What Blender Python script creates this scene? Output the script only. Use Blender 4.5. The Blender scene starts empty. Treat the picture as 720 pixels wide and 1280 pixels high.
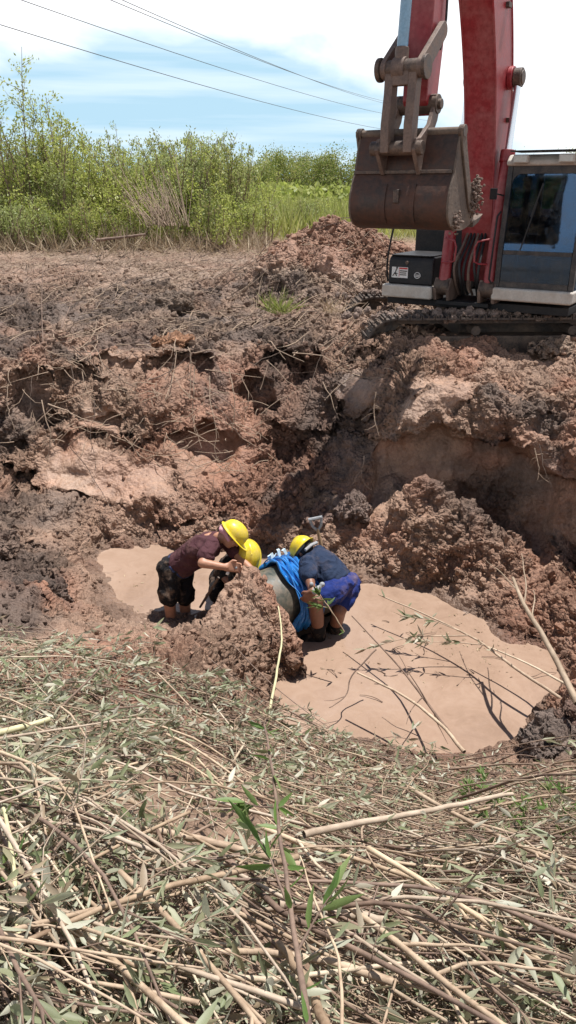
import bpy, bmesh, math, random
import numpy as np
from mathutils import Vector, Matrix
random.seed(7); rng = np.random.default_rng(11)
S = bpy.context.scene; COL = S.collection
PI = math.pi; R = math.radians
# ------------------------------------------------------------------ camera numbers (used to work out where things stand)
F = 949.; PITCH = R(23.1); CAM = np.array((0, 0, 1.85)); cP, sP = math.cos(PITCH), math.sin(PITCH)
def proj(x, y, z):
    z = z - CAM[2]; d = y*cP - z*sP; u = y*sP + z*cP
    d = np.maximum(d, .05) if isinstance(d, np.ndarray) else max(d, .05)
    return 360 + F*x/d, 640 - F*u/d, d
def atz(px, py, z):
    a = (px-360)/F; b = (640-py)/F; t = (z-CAM[2])/(-sP+b*cP)
    return a*t, (cP+b*sP)*t
def Q(px, py, D):
    a = (px-360)/F*D; b = (640-py)/F*D
    return Vector((a, D*cP+b*sP, CAM[2]-D*sP+b*cP))
def sm(e0, e1, x):
    t = np.clip((x-e0)/(e1-e0), 0, 1); return t*t*(3-2*t)
# ------------------------------------------------------------------ numpy noise
def _h(ix, iy, iz, s):
    h = (ix.astype(np.uint32)*np.uint32(374761393) + iy.astype(np.uint32)*np.uint32(668265263)
         + iz.astype(np.uint32)*np.uint32(2147483647) + np.uint32(s*1013904223 & 0xffffffff))
    h = (h ^ (h >> np.uint32(13)))*np.uint32(1274126177); h = (h ^ (h >> np.uint32(15)))*np.uint32(2246822519)
    return (h ^ (h >> np.uint32(16))).astype(np.float32)/np.float32(4294967295)
def vnoise(P, f, s=0):
    p = P*f; i = np.floor(p).astype(np.int64); w = (p-i).astype(np.float32); w = w*w*w*(w*(w*6-15)+10)
    r = 0
    for a in (0, 1):
        for b in (0, 1):
            for c in (0, 1):
                k = _h(i[:, 0]+a, i[:, 1]+b, i[:, 2]+c, s)
                r = r + k*(w[:, 0] if a else 1-w[:, 0])*(w[:, 1] if b else 1-w[:, 1])*(w[:, 2] if c else 1-w[:, 2])
    return r*2-1
def fbm(P, f, o=3, s=0, g=.5):
    r = 0; a = 1; t = 0
    for k in range(o):
        r = r + a*vnoise(P, f*2.03**k, s+k*17); t += a; a *= g
    return r/t
def worley(P, f, s=0):
    p = P*f; i = np.floor(p).astype(np.int64); w = p-i; best = np.full(len(P), 9., np.float32)
    for a in (-1, 0, 1):
        for b in (-1, 0, 1):
            for c in (-1, 0, 1):
                q = i+(a, b, c)
                d = ((a+_h(q[:, 0], q[:, 1], q[:, 2], s)-w[:, 0])**2 + (b+_h(q[:, 0], q[:, 1], q[:, 2], s+1)-w[:, 1])**2
                     + (c+_h(q[:, 0], q[:, 1], q[:, 2], s+2)-w[:, 2])**2)
                best = np.minimum(best, d)
    return np.sqrt(best)
# ------------------------------------------------------------------ tagging / mesh helpers
def tag(o, label=None, cat=None, group=None, kind=None):
    if label: o['label'] = label
    if cat: o['category'] = cat
    if group: o['group'] = group
    if kind: o['kind'] = kind
    return o
def empty(name, loc=(0, 0, 0), rz=0):
    o = bpy.data.objects.new(name, None); o.empty_display_size = .2; o.location = loc; o.rotation_euler = (0, 0, rz)
    COL.objects.link(o); return o
class MB:
    def __init__(s): s.v = []; s.f = []
    def add(s, v, f):
        n = len(s.v); s.v += [tuple(p) for p in v]; s.f += [tuple(i+n for i in q) for q in f]; return s
    def box(s, x0, x1, y0, y1, z0, z1, M=None):
        v = [(x, y, z) for z in (z0, z1) for y in (y0, y1) for x in (x0, x1)]
        if M: v = [M @ Vector(p) for p in v]
        return s.add(v, [(0, 2, 3, 1), (4, 5, 7, 6), (0, 1, 5, 4), (2, 6, 7, 3), (0, 4, 6, 2), (1, 3, 7, 5)])
    def tube(s, pts, rad, n=8, cap=True):
        pts = [Vector(p) for p in pts]
        if not hasattr(rad, '__len__'): rad = [rad]*len(pts)
        t0 = (pts[1]-pts[0]).normalized(); u = t0.orthogonal().normalized(); V = []
        for i, p in enumerate(pts):
            t = (pts[min(i+1, len(pts)-1)]-pts[max(i-1, 0)])
            if t.length < 1e-9: t = t0
            t.normalize(); u = (u-t*u.dot(t)); u = u.normalized() if u.length > 1e-6 else t.orthogonal().normalized(); w = t.cross(u)
            for k in range(n):
                a = 2*PI*k/n; V.append(p+(u*math.cos(a)+w*math.sin(a))*rad[i])
        Fs = [(i*n+k, i*n+(k+1) % n, (i+1)*n+(k+1) % n, (i+1)*n+k) for i in range(len(pts)-1) for k in range(n)]
        if cap: Fs += [tuple(range(n-1, -1, -1)), tuple((len(pts)-1)*n+k for k in range(n))]
        return s.add(V, Fs)
    def prism(s, prof, a0, a1, ax='x'):       # prof = list of (y,z); extruded in x
        n = len(prof)
        v = [(a0, p[0], p[1]) for p in prof]+[(a1, p[0], p[1]) for p in prof]
        return s.add(v, [tuple(range(n-1, -1, -1)), tuple(range(n, 2*n))]+[(i, (i+1) % n, n+(i+1) % n, n+i) for i in range(n)])
    def sphere(s, c, r, nu=12, nv=8, M=None, z0=-1.0):
        c = Vector(c); V = []; Fs = []
        rr = r if hasattr(r, '__len__') else (r, r, r)
        for j in range(nv+1):
            th = PI*j/nv
            for i in range(nu):
                a = 2*PI*i/nu; p = Vector((math.sin(th)*math.cos(a)*rr[0], math.sin(th)*math.sin(a)*rr[1], max(math.cos(th), z0)*rr[2]))
                V.append(c+(M @ p if M else p))
        for j in range(nv):
            for i in range(nu): Fs.append((j*nu+i, (j+1)*nu+i, (j+1)*nu+(i+1) % nu, j*nu+(i+1) % nu))
        return s.add(V, Fs)
    def mesh(s, name, mat, smooth=True):
        me = bpy.data.meshes.new(name); me.from_pydata(s.v, [], s.f)
        if mat: me.materials.append(mat)
        if smooth: me.polygons.foreach_set('use_smooth', [True]*len(me.polygons))
        me.update(); return me
    def build(s, name, mat, parent=None, bevel=0, smooth=False, recalc=True, angle=40):
        me = s.mesh(name, mat, False)
        if recalc:
            bm = bmesh.new(); bm.from_mesh(me); bmesh.ops.recalc_face_normals(bm, faces=bm.faces); bm.to_mesh(me); bm.free()
        if smooth or bevel:
            me.polygons.foreach_set('use_smooth', [True]*len(me.polygons)); me.set_sharp_from_angle(angle=R(angle))
        o = bpy.data.objects.new(name, me); COL.objects.link(o)
        if parent is not None: o.parent = parent
        if bevel:
            m = o.modifiers.new('bev', 'BEVEL'); m.width = bevel; m.segments = 2; m.limit_method = 'ANGLE'; m.angle_limit = R(35); m.harden_normals = True
        return o
def npmesh(name, V, Fq, mat, attr=None, smooth=True):
    """V (n,3), Fq (m,k) int"""
    me = bpy.data.meshes.new(name); n = len(V); m, k = Fq.shape
    me.vertices.add(n); me.vertices.foreach_set('co', np.ascontiguousarray(V, np.float32).ravel())
    me.loops.add(m*k); me.loops.foreach_set('vertex_index', np.ascontiguousarray(Fq, np.int32).ravel())
    me.polygons.add(m); me.polygons.foreach_set('loop_start', np.arange(0, m*k, k, dtype=np.int32))
    try: me.polygons.foreach_set('loop_total', np.full(m, k, np.int32))
    except Exception: pass
    me.polygons.foreach_set('use_smooth', np.full(m, smooth))
    me.materials.append(mat); me.update(calc_edges=True)
    for nm, arr in (attr or {}).items():
        a = me.attributes.new(nm, 'FLOAT_COLOR' if arr.ndim == 2 else 'FLOAT', 'POINT')
        if arr.ndim == 2: a.data.foreach_set('color', np.ascontiguousarray(np.c_[arr, np.ones(n)], np.float32).ravel())
        else: a.data.foreach_set('value', np.ascontiguousarray(arr, np.float32))
    return me
def link(name, me, parent=None):
    o = bpy.data.objects.new(name, me); COL.objects.link(o)
    if parent is not None: o.parent = parent
    return o
# ------------------------------------------------------------------ materials
class NT:
    def __init__(s, name):
        s.m = bpy.data.materials.new(name); s.m.use_nodes = True; s.t = s.m.node_tree; s.t.nodes.clear()
        s.out = s.t.nodes.new('ShaderNodeOutputMaterial')
    def n(s, ty, **k):
        o = s.t.nodes.new('ShaderNode'+ty); ins = k.pop('i', {})
        for a, b in k.items(): setattr(o, a, b)
        for a, b in ins.items():
            if hasattr(b, 'is_linked'): s.t.links.new(b, o.inputs[a])
            else: o.inputs[a].default_value = b
        return o
    def math(s, op, a, b=0., c=0.):
        o = s.n('Math', operation=op, i={0: a, 1: b, 2: c}); return o.outputs[0]
    def noise(s, vec, sc, det=3., rough=.55, dist=0.):
        return s.n('TexNoise', i={'Vector': vec, 'Scale': sc, 'Detail': det, 'Roughness': rough, 'Distortion': dist}).outputs['Fac']
    def ramp(s, fac, stops):
        o = s.n('ValToRGB', i={'Fac': fac}); e = o.color_ramp.elements
        while len(e) < len(stops): e.new(.5)
        for q, (p, c) in zip(e, stops):
            q.position = p; q.color = (*c, 1) if len(c) == 3 else c
        return o.outputs['Color']
    def mix(s, fac, a, b, bl='MIX'):
        o = s.n('Mix', data_type='RGBA', blend_type=bl); 
        for k, v in ((0, fac), (6, a), (7, b)):
            if hasattr(v, 'is_linked'): s.t.links.new(v, o.inputs[k])
            else: o.inputs[k].default_value = ((*v, 1) if (k and len(v) == 3) else v)
        return o.outputs[2]
    def fin(s, sh, disp=None):
        s.t.links.new(sh, s.out.inputs['Surface'])
        if disp is not None: s.t.links.new(disp, s.out.inputs['Displacement'])
        return s.m
def c3(c): return (*c, 1)
def paint(name, col, dirt=(.25, .17, .12), rough=.45, amt=.5, metal=0., sc=6., bump=.15, spec=.5):
    g = NT(name); tc = g.n('TexCoord').outputs['Object']
    a = g.noise(tc, sc, 6, .65); b = g.noise(tc, sc*7, 4, .6)
    fac = g.math('MULTIPLY', g.ramp(g.math('ADD', g.math('MULTIPLY', a, .7), g.math('MULTIPLY', b, .3)), [(.42, (0, 0, 0)), (.68, (1, 1, 1))]), amt)
    col2 = g.mix(g.ramp(b, [(.3, (0, 0, 0)), (.7, (1, 1, 1))]), tuple(x*.8 for x in col), tuple(min(1, x*1.15) for x in col))
    cc = g.mix(fac, col2, dirt)
    rr = g.math('ADD', rough, g.math('MULTIPLY', fac, .4))
    bp = g.n('Bump', i={'Strength': bump, 'Distance': .01, 'Height': b}).outputs[0]
    p = g.n('BsdfPrincipled', i={'Base Color': cc, 'Roughness': rr, 'Metallic': metal, 'Normal': bp, 'Specular IOR Level': spec})
    return g.fin(p.outputs[0])
def soil_mat(name='soil', disp=True, roughbase=.85):
    g = NT(name); tc = g.n('TexCoord').outputs['Object']
    at = g.n('Attribute', attribute_name='tone').outputs['Color']; ro = g.n('Attribute', attribute_name='rough').outputs['Fac']
    n1 = g.noise(tc, 5, 5, .65); n2 = g.noise(tc, 27, 5, .7); n3 = g.noise(tc, 110, 4, .7)
    v = g.ramp(g.math('ADD', g.math('MULTIPLY', n1, .5), g.math('MULTIPLY', n2, .5)), [(.33, (.62, .58, .56)), (.5, (1., 1., 1.)), (.66, (1.34, 1.34, 1.33))])
    c = g.mix(1., at, v, 'MULTIPLY')
    v3 = g.ramp(n3, [(.3, (.8, .79, .78)), (.7, (1.16, 1.17, 1.18))]); c = g.mix(1., c, v3, 'MULTIPLY')
    # greyer flecks
    gf = g.ramp(g.noise(tc, 9, 6, .75, .6), [(.56, (0, 0, 0)), (.66, (1, 1, 1))]); c = g.mix(g.math('MULTIPLY', gf, .3), c, (.19, .14, .112))
    rr = g.math('SUBTRACT', roughbase, g.math('MULTIPLY', g.math('SUBTRACT', 1., ro), .5))
    bh = g.math('ADD', g.math('MULTIPLY', n2, .5), g.math('MULTIPLY', n3, .35)); bh = g.math('ADD', bh, g.math('MULTIPLY', g.noise(tc, 320, 2), .12))
    bp = g.n('Bump', i={'Strength': g.math('ADD', .35, g.math('MULTIPLY', ro, .65)), 'Distance': .035, 'Height': bh}).outputs[0]
    p = g.n('BsdfPrincipled', i={'Base Color': c, 'Roughness': rr, 'Normal': bp, 'Specular IOR Level': .35})
    d = None
    if disp:
        wv = g.n('VectorMath', operation='ADD', i={0: tc, 1: g.n('VectorMath', operation='SCALE', i={0: g.n('TexNoise', i={'Vector': tc, 'Scale': 6., 'Detail': 3.}).outputs['Color'], 'Scale': .05}).outputs[0]}).outputs[0]
        def vor(sc): return g.n('TexVoronoi', feature='F1', i={'Vector': wv, 'Scale': sc, 'Randomness': 1.}).outputs['Distance']
        h = g.math('MULTIPLY', g.math('SUBTRACT', .5, vor(8.)), .12)
        h = g.math('ADD', h, g.math('MULTIPLY', g.math('SUBTRACT', .5, vor(19.)), .07))
        h = g.math('ADD', h, g.math('MULTIPLY', g.math('SUBTRACT', .5, vor(42.)), .03))
        h = g.math('ADD', h, g.math('MULTIPLY', g.math('SUBTRACT', g.noise(tc, 3.2, 5, .6, .2), .5), .18))
        h = g.math('MULTIPLY', h, g.math('ADD', .06, g.math('MULTIPLY', ro, .94)))
        d = g.n('Displacement', i={'Height': h, 'Midlevel': 0., 'Scale': 1.}).outputs[0]
        g.m.displacement_method = 'BOTH'
    return g.fin(p.outputs[0], d)
def simple(name, col, rough=.7, sc=20., var=.25, spec=.4, bump=.2, metal=0., trans=0.):
    g = NT(name); tc = g.n('TexCoord').outputs['Object']; n = g.noise(tc, sc, 4, .6)
    c = g.mix(g.ramp(n, [(.3, (0, 0, 0)), (.7, (1, 1, 1))]), tuple(x*(1-var) for x in col), tuple(min(1, x*(1+var)) for x in col))
    bp = g.n('Bump', i={'Strength': bump, 'Distance': .005, 'Height': n}).outputs[0]
    p = g.n('BsdfPrincipled', i={'Base Color': c, 'Roughness': rough, 'Normal': bp, 'Specular IOR Level': spec, 'Metallic': metal})
    return g.fin(p.outputs[0])
def leaf_mat(name, cols, trans=.35, rough=.5, sc=30.):
    """per-leaf variation through the mesh attribute 'lv' (0..1)"""
    g = NT(name); lv = g.n('Attribute', attribute_name='lv').outputs['Fac']
    oi = g.n('ObjectInfo').outputs['Random']
    k = g.math('FRACT', g.math('ADD', lv, g.math('MULTIPLY', oi, .35)))
    n = len(cols); c = g.ramp(lv, [(i/(n-1)*.98+.01, q) for i, q in enumerate(cols)])
    c = g.mix(1., c, g.ramp(oi, [(0., (.8, .82, .8)), (1., (1.15, 1.12, 1.1))]), 'MULTIPLY')
    p = g.n('BsdfPrincipled', i={'Base Color': c, 'Roughness': rough, 'Specular IOR Level': .4})
    t = g.n('BsdfTranslucent', i={'Color': c})
    mx = g.n('MixShader', i={0: trans, 1: p.outputs[0], 2: t.outputs[0]})
    return g.fin(mx.outputs[0])
M = {}
M['soil'] = soil_mat(); M['clod'] = soil_mat('clod_soil', False)
M['red'] = paint('faded_red_paint', (.27, .018, .026), (.36, .2, .18), .42, .45, sc=3.)
M['redpale'] = paint('red_paint_dusty', (.40, .075, .07), (.46, .34, .3), .55, .75, sc=4.)  # paler, dustier red paint for the counterweight
M['bucket'] = paint('worn_bucket_steel', (.05, .034, .028), (.15, .06, .035), .5, .65, metal=.35, sc=3.2, bump=.4)
M['bucketside'] = paint('muddy_bucket_side', (.1, .075, .058), (.22, .165, .125), .7, .8, sc=5., bump=.4)
M['steel'] = paint('greasy_dark_steel', (.06, .045, .038), (.26, .18, .13), .5, .65, metal=.3, sc=9.)
M['link'] = paint('worn_linkage_steel', (.11, .075, .06), (.27, .19, .145), .55, .7, sc=8.)
M['black'] = paint('black_machine_plastic', (.009, .01, .012), (.12, .095, .08), .5, .2, sc=7., spec=.3)
M['darkglass'] = paint('dark_lower_glass', (.012, .018, .016), (.1, .09, .06), .12, .35, sc=8., bump=.02)
M['white'] = paint('beige_machine_paint', (.5, .47, .42), (.3, .22, .16), .5, .55, sc=7.)
M['chrome'] = simple('chrome_rod', (.62, .66, .7), .18, 5, .05, .5, .02, .9)
M['bluerod'] = paint('pale_blue_cylinder', (.19, .36, .5), (.3, .32, .33), .35, .3, sc=6.)
M['track'] = paint('muddy_track_steel', (.05, .04, .035), (.19, .135, .1), .7, .85, sc=4., bump=.6)
M['rubber'] = simple('black_hose_rubber', (.02, .02, .021), .55, 30, .2)
M['lamp'] = simple('work_lamp_lens', (.55, .55, .5), .15, 40, .1)
M['decal'] = simple('white_decal', (.7, .7, .68), .5, 60, .08); M['decalred'] = simple('red_decal', (.5, .06, .06), .5, 60, .1)
M['seat'] = simple('seat_fabric', (.04, .04, .045), .9, 50)
def glass_mat():
    g = NT('cab_glass'); tc = g.n('TexCoord').outputs['Object']; n = g.noise(tc, 6, 6, .7); n2 = g.noise(tc, 90, 3, .6)
    tr = g.n('BsdfTransparent', i={'Color': (.34, .43, .47, 1)})
    gl = g.n('BsdfGlossy', i={'Color': (.35, .6, 1., 1), 'Roughness': .04})
    lw = g.n('LayerWeight', i={'Blend': .32}).outputs['Facing']
    a = g.n('MixShader', i={0: g.math('ADD', .11, g.math('MULTIPLY', lw, .45)), 1: tr.outputs[0], 2: gl.outputs[0]})
    d = g.n('BsdfDiffuse', i={'Color': (.2, .17, .12, 1)})
    fac = g.math('ADD', g.math('MULTIPLY', g.ramp(n, [(.45, (0, 0, 0)), (.75, (1, 1, 1))]), .25), g.math('MULTIPLY', g.ramp(n2, [(.66, (0, 0, 0)), (.72, (1, 1, 1))]), .6))
    return g.fin(g.n('MixShader', i={0: fac, 1: a.outputs[0], 2: d.outputs[0]}).outputs[0])
M['glass'] = glass_mat()
M['skin'] = simple('tanned_skin', (.40, .2, .125), .5, 30, .12, .45); M['skin2'] = simple('brown_skin', (.21, .095, .058), .5, 30, .15, .45)
def cloth(name, col, mud=(.38, .25, .17), amt=.25, sc=7., stain=None):
    g = NT(name); tc = g.n('TexCoord').outputs['Object']; n = g.noise(tc, sc, 5, .65); w = g.noise(tc, 260, 2)
    c = g.mix(g.math('MULTIPLY', g.ramp(n, [(.5, (0, 0, 0)), (.68, (1, 1, 1))]), amt), g.mix(w, tuple(x*.85 for x in col), tuple(x*1.12 for x in col)), mud)
    f = g.noise(tc, 14, 4, .5, 1.2)
    bp = g.n('Bump', i={'Strength': .6, 'Distance': .03, 'Height': f}).outputs[0]
    if stain is not None:
        dd = g.n('VectorMath', operation='DISTANCE', i={0: tc, 1: tuple(stain)}).outputs['Value']; sn = g.math('ADD', dd, g.math('MULTIPLY', g.math('SUBTRACT', g.noise(tc, 13, 5, .7), .5), .26))
        c = g.mix(g.ramp(sn, [(.07, (1, 1, 1)), (.11, (0, 0, 0))]), c, (.4, .26, .175))
    return g.fin(g.n('BsdfPrincipled', i={'Base Color': c, 'Roughness': .88, 'Normal': bp, 'Specular IOR Level': .2}).outputs[0])
M['maroon'] = cloth('maroon_cotton', (.075, .03, .036), amt=.12); M['navy'] = cloth('navy_cotton', (.02, .032, .065), amt=.12)
M['blackcloth'] = cloth('black_wet_cloth', (.014, .013, .014), amt=.35, sc=12.); M['royal'] = cloth('royal_blue_cloth', (.015, .03, .15), amt=.3, sc=5.)
M['greycloth'] = cloth('grey_cloth', (.3, .31, .32), amt=.3); M['pink'] = cloth('pink_cloth', (.6, .32, .36), amt=.1)
M['mudsmear'] = cloth('mud_smear', (.42, .27, .18), amt=.3)
M['helmet'] = paint('yellow_helmet_shell', (.72, .55, .012), (.4, .28, .14), .36, .7, sc=11., bump=.03)
M['helmetin'] = simple('helmet_lining', (.16, .16, .17), .6); M['blueband'] = simple('navy_helmet_band', (.02, .035, .1), .6)
M['hair'] = simple('black_hair', (.012, .01, .009), .6, 200, .3); M['glove'] = simple('muddy_glove', (.3, .27, .24), .8, 60)
M['pipe'] = paint('dark_green_pipe', (.045, .056, .045), (.24, .17, .12), .4, .8, sc=5., bump=.2)
M['bluewrap'] = paint('blue_plastic', (.01, .17, .5), (.25, .28, .3), .3, .18, sc=9., bump=.2); M['clear'] = simple('pale_plastic_strip', (.55, .68, .75), .25, 30, .1)
M['wood'] = simple('shovel_wood', (.3, .2, .12), .7, 40, .3)
M['root'] = simple('pale_root', (.34, .25, .18), .85, 60, .3); M['darkroot'] = simple('dark_root', (.12, .085, .065), .9, 60, .3)
def bark(name, a, b):
    g = NT(name); tc = g.n('TexCoord').outputs['Object']; n = g.noise(tc, 22, 5, .7, .5); n2 = g.noise(tc, 9, 3); oi = g.n('ObjectInfo').outputs['Random']
    c = g.mix(g.ramp(g.math('ADD', g.math('MULTIPLY', n, .5), g.math('MULTIPLY', n2, .5)), [(.36, (0, 0, 0)), (.62, (1, 1, 1))]), a, b); c = g.mix(1., c, g.ramp(oi, [(0., (.7, .66, .6)), (.5, (1, 1, 1)), (1., (1.2, 1.22, 1.15))]), 'MULTIPLY')
    bp = g.n('Bump', i={'Strength': .5, 'Distance': .004, 'Height': n}).outputs[0]
    return g.fin(g.n('BsdfPrincipled', i={'Base Color': c, 'Roughness': .7, 'Normal': bp, 'Specular IOR Level': .35}).outputs[0])
M['bark'] = bark('tan_pink_bark', (.25, .17, .115), (.52, .4, .29)); M['bark2'] = bark('dark_bark', (.1, .065, .05), (.27, .185, .14)); M['bark3'] = bark('pale_bark', (.32, .245, .18), (.54, .44, .345))
M['reed'] = simple('yellow_green_reed', (.5, .46, .27), .6, 25, .2)
M['leafdry'] = leaf_mat('pale_wilted_leaves', [(.17, .19, .095), (.38, .39, .26), (.52, .51, .39), (.21, .25, .12), (.64, .62, .51), (.33, .25, .17), (.28, .32, .18)], .35)
M['leafgreen'] = leaf_mat('fresh_green_leaves', [(.07, .13, .03), (.12, .2, .05), (.2, .26, .1)], .4)
M['leafY'] = leaf_mat('yellow_green_foliage', [(.24, .3, .05), (.36, .41, .09), (.5, .52, .17), (.3, .36, .08)], .5)
M['leafG'] = leaf_mat('grey_green_foliage', [(.22, .28, .08), (.34, .39, .14), (.46, .49, .22), (.27, .33, .1)], .5)
M['leafO'] = leaf_mat('olive_foliage', [(.13, .18, .035), (.22, .27, .06), (.33, .34, .11), (.38, .33, .16)], .45)
M['straw'] = leaf_mat('dry_straw', [(.3, .22, .14), (.42, .33, .22), (.22, .15, .1)], .2, .7)
M['grass'] = leaf_mat('bright_grass', [(.24, .29, .06), (.34, .37, .1), (.44, .43, .19)], .45)
M['wire'] = simple('wire', (.09, .09, .1), .5)
# ------------------------------------------------------------------ terrain height from surveyed control points
CP = []
def cp(*rows):
    for (px, py, z) in rows:
        x, y = atz(px, py, z); CP.append((x, y, z))
def cw(*rows): CP.extend(rows)
def cy(*rows):            # control points given by plan distance y instead of height
    for (px, py, y) in rows:
        b = (640-py)/F; t = y/(cP+b*sP); CP.append(((px-360)/F*t, y, CAM[2]+t*(-sP+b*cP)))
def ct(*rows):            # points hidden behind other ground: column, distance y, height
    for (px, y, z) in rows: CP.append(((px-360)/F*(y*cP+(1.85-z)*sP), y, z))
# far plateau
cw((-12, 30, .5), (0, 32, .5), (12, 30, .5), (-12, 20, .45), (-4, 21, .42), (4, 22, .4), (12, 20, .35), (-22, 25, .5), (22, 25, .5), (-9, 13, .3), (-5.5, 14.5, .3), (9, 14, .15), (6, 15, .2), (0, 26, .45))
cp((0, 350, .28), (120, 345, .3), (230, 340, .32), (0, 400, .1), (110, 400, .12), (220, 395, .12), (320, 385, .12), (0, 435, .04), (110, 430, .05), (300, 415, .02))
# excavator standing ground
cw((1.35, 9.25, .12), (2.5, 9.15, .1), (3.6, 9.15, .12), (.95, 9.7, .32), (1.0, 10.5, .3), (2.6, 10.6, -.1), (4.2, 10.4, -.1), (3, 12.5, .0), (5.5, 9.5, .05), (1.4, 11.8, .1))
# spoil heap (behind, middle)
cw((.55, 13.6, 1.3), (0.9, 13.5, 1.35), (1.5, 13.8, 1.15), (0.1, 13.4, 1.0), (-.45, 13.2, .78), (2.0, 14.2, 1.0), (-.9, 12.8, .3), (.6, 12.2, .5), (1.6, 12.4, .6), (.7, 15.2, .5), (2.3, 14.2, .6), (-.9, 14.5, .35), (0, 11.4, .15), (.3, 12.7, .8))
# left rim and wall
cp((-60, 470, -.02), (0, 465, -.02), (60, 458, 0), (130, 445, 0), (200, 440, -.02), (260, 435, 0), (330, 440, -.02), (390, 445, -.05), (430, 430, .03))
cy((0, 560, 7.95), (60, 572, 7.95), (120, 545, 8.15), (200, 590, 7.95), (260, 592, 7.95), (310, 595, 8.0), (350, 600, 8.1), (200, 500, 8.6), (300, 505, 8.7), (120, 500, 8.45), (0, 500, 8.12))
cp((0, 620, -1.0), (100, 640, -1.27), (0, 680, -1.25), (60, 690, -1.42), (180, 640, -1.3), (180, 680, -1.55), (250, 650, -1.35), (300, 672, -1.5), (330, 660, -1.42), (345, 700, -1.6), (270, 620, -1.12))
cp((125, 705, -1.6), (205, 686, -1.6), (150, 690, -1.58), (105, 720, -1.5))
# middle chute under bucket
cp((430, 470, -.2), (430, 530, -.6), (400, 600, -1.02), (440, 600, -1.02), (470, 530, -.55), (380, 650, -1.32), (420, 650, -1.3), (370, 690, -1.5), (430, 690, -1.48), (440, 730, -1.6), (500, 450, -.02), (480, 480, -.12))
# right shelf, lip and wall
cp((560, 440, .06), (640, 440, .04), (560, 490, -.16), (640, 490, -.12), (700, 500, -.05))
cy((500, 528, 7.35), (540, 536, 7.25), (590, 543, 7.12), (640, 558, 6.95), (690, 580, 6.7), (740, 610, 6.35))
ct((500, 7.15, -1.0), (540, 7.08, -1.1), (590, 6.98, -1.2), (640, 6.8, -1.32), (690, 6.5, -1.42), (740, 6.1, -1.45))
# right heap
cy((505, 600, 6.8), (540, 596, 6.72), (590, 622, 6.5), (640, 662, 6.25), (672, 702, 6.1))
cp((490, 660, -1.2), (560, 680, -1.2), (610, 700, -1.28), (650, 735, -1.42), (480, 720, -1.55), (520, 738, -1.62), (560, 757, -1.62), (600, 775, -1.62), (600, 740, -1.47), (640, 770, -1.5), (640, 808, -1.62), (672, 790, -1.56), (700, 790, -1.52), (715, 830, -1.5), (705, 860, -1.6), (740, 820, -1.4))
# pond floors
cp((150, 715, -1.82), (200, 712, -1.85), (240, 735, -1.85), (190, 745, -1.8), (290, 720, -1.85), (320, 712, -1.8), (430, 790, -1.9), (420, 850, -1.9), (380, 880, -1.85), (500, 790, -1.88), (520, 850, -1.9), (600, 850, -1.9), (650, 850, -1.85), (560, 900, -1.85), (450, 900, -1.85), (385, 800, -1.85), (460, 755, -1.8))
# mound over the pipe and near left bank
cp((125, 750, -1.6), (170, 768, -1.6), (255, 762, -1.56), (300, 745, -1.25), (320, 755, -1.2), (285, 775, -1.2), (250, 790, -1.2), (200, 784, -1.36), (150, 785, -1.34), (228, 768, -1.59), (195, 768, -1.59), (240, 776, -1.4), (300, 800, -1.1), (250, 820, -1.0), (325, 790, -1.25), (340, 810, -1.4), (345, 850, -1.62), (320, 850, -1.4))
cp((0, 735, -1.15), (50, 740, -1.15), (90, 745, -1.38), (0, 800, -.93), (60, 800, -.98), (110, 805, -1.02), (100, 770, -1.25), (200, 850, -.95), (100, 850, -.82), (0, 860, -.7), (290, 870, -1.12), (335, 900, -1.5))
cp((0, 940, -.42), (100, 940, -.55), (200, 940, -.72), (300, 940, -1.0), (400, 950, -1.3), (500, 965, -1.34), (600, 965, -1.4), (650, 935, -1.5), (700, 925, -1.3), (720, 900, -1.35), (430, 925, -1.55), (560, 945, -1.6))
cp((0, 1050, -.05), (120, 1050, -.2), (250, 1050, -.45), (360, 1050, -.65), (500, 1050, -.85), (620, 1050, -.85), (720, 1050, -.8), (360, 1150, -.25), (550, 1150, -.4), (700, 1150, -.35), (150, 1150, 0), (360, 1280, .1), (0, 1280, .22), (720, 1280, .05))
cw((0, 0, .25), (0, -2, .3), (-2, -1, .3), (2, -1, .3), (-4, 1, .25), (4, 1, .15))
for px, z0 in ((-330, 0), (1000, 0)):
    cp((px, 420, .1), (px, 480, .0), (px, 620, -.15+z0), (px, 760, -.25), (px, 880, -.2), (px, 1050, .0), (px, 1250, .2))
cp((-150, 600, -.75), (-150, 500, -.05), (-150, 700, -.85), (-150, 800, -.6), (840, 560, -.05), (820, 700, -.3), (800, 800, -1.0), (800, 900, -1.1), (850, 1000, -.6))
CP = np.array(CP)
def _ker(d2): return np.sqrt(d2+.03)
_d = ((CP[:, None, :2]-CP[None, :, :2])**2).sum(-1)
_n = len(CP); _A = np.zeros((_n+1, _n+1)); _A[:_n, :_n] = _ker(_d)-np.eye(_n)*.02; _A[:_n, _n] = 1; _A[_n, :_n] = 1
_w = np.linalg.solve(_A, np.r_[CP[:, 2], 0])
def H0(x, y):
    x = np.asarray(x, float).ravel(); y = np.asarray(y, float).ravel(); o = np.empty(len(x))
    for i in range(0, len(x), 40000):
        d2 = (x[i:i+40000, None]-CP[None, :, 0])**2+(y[i:i+40000, None]-CP[None, :, 1])**2
        o[i:i+40000] = _ker(d2) @ _w[:_n]+_w[_n]
    r = np.hypot(x, y-8); k = sm(20, 34, r)
    return o*(1-k)+(.48+.1*np.sin(x*.03)*np.cos(y*.02))*k
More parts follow.
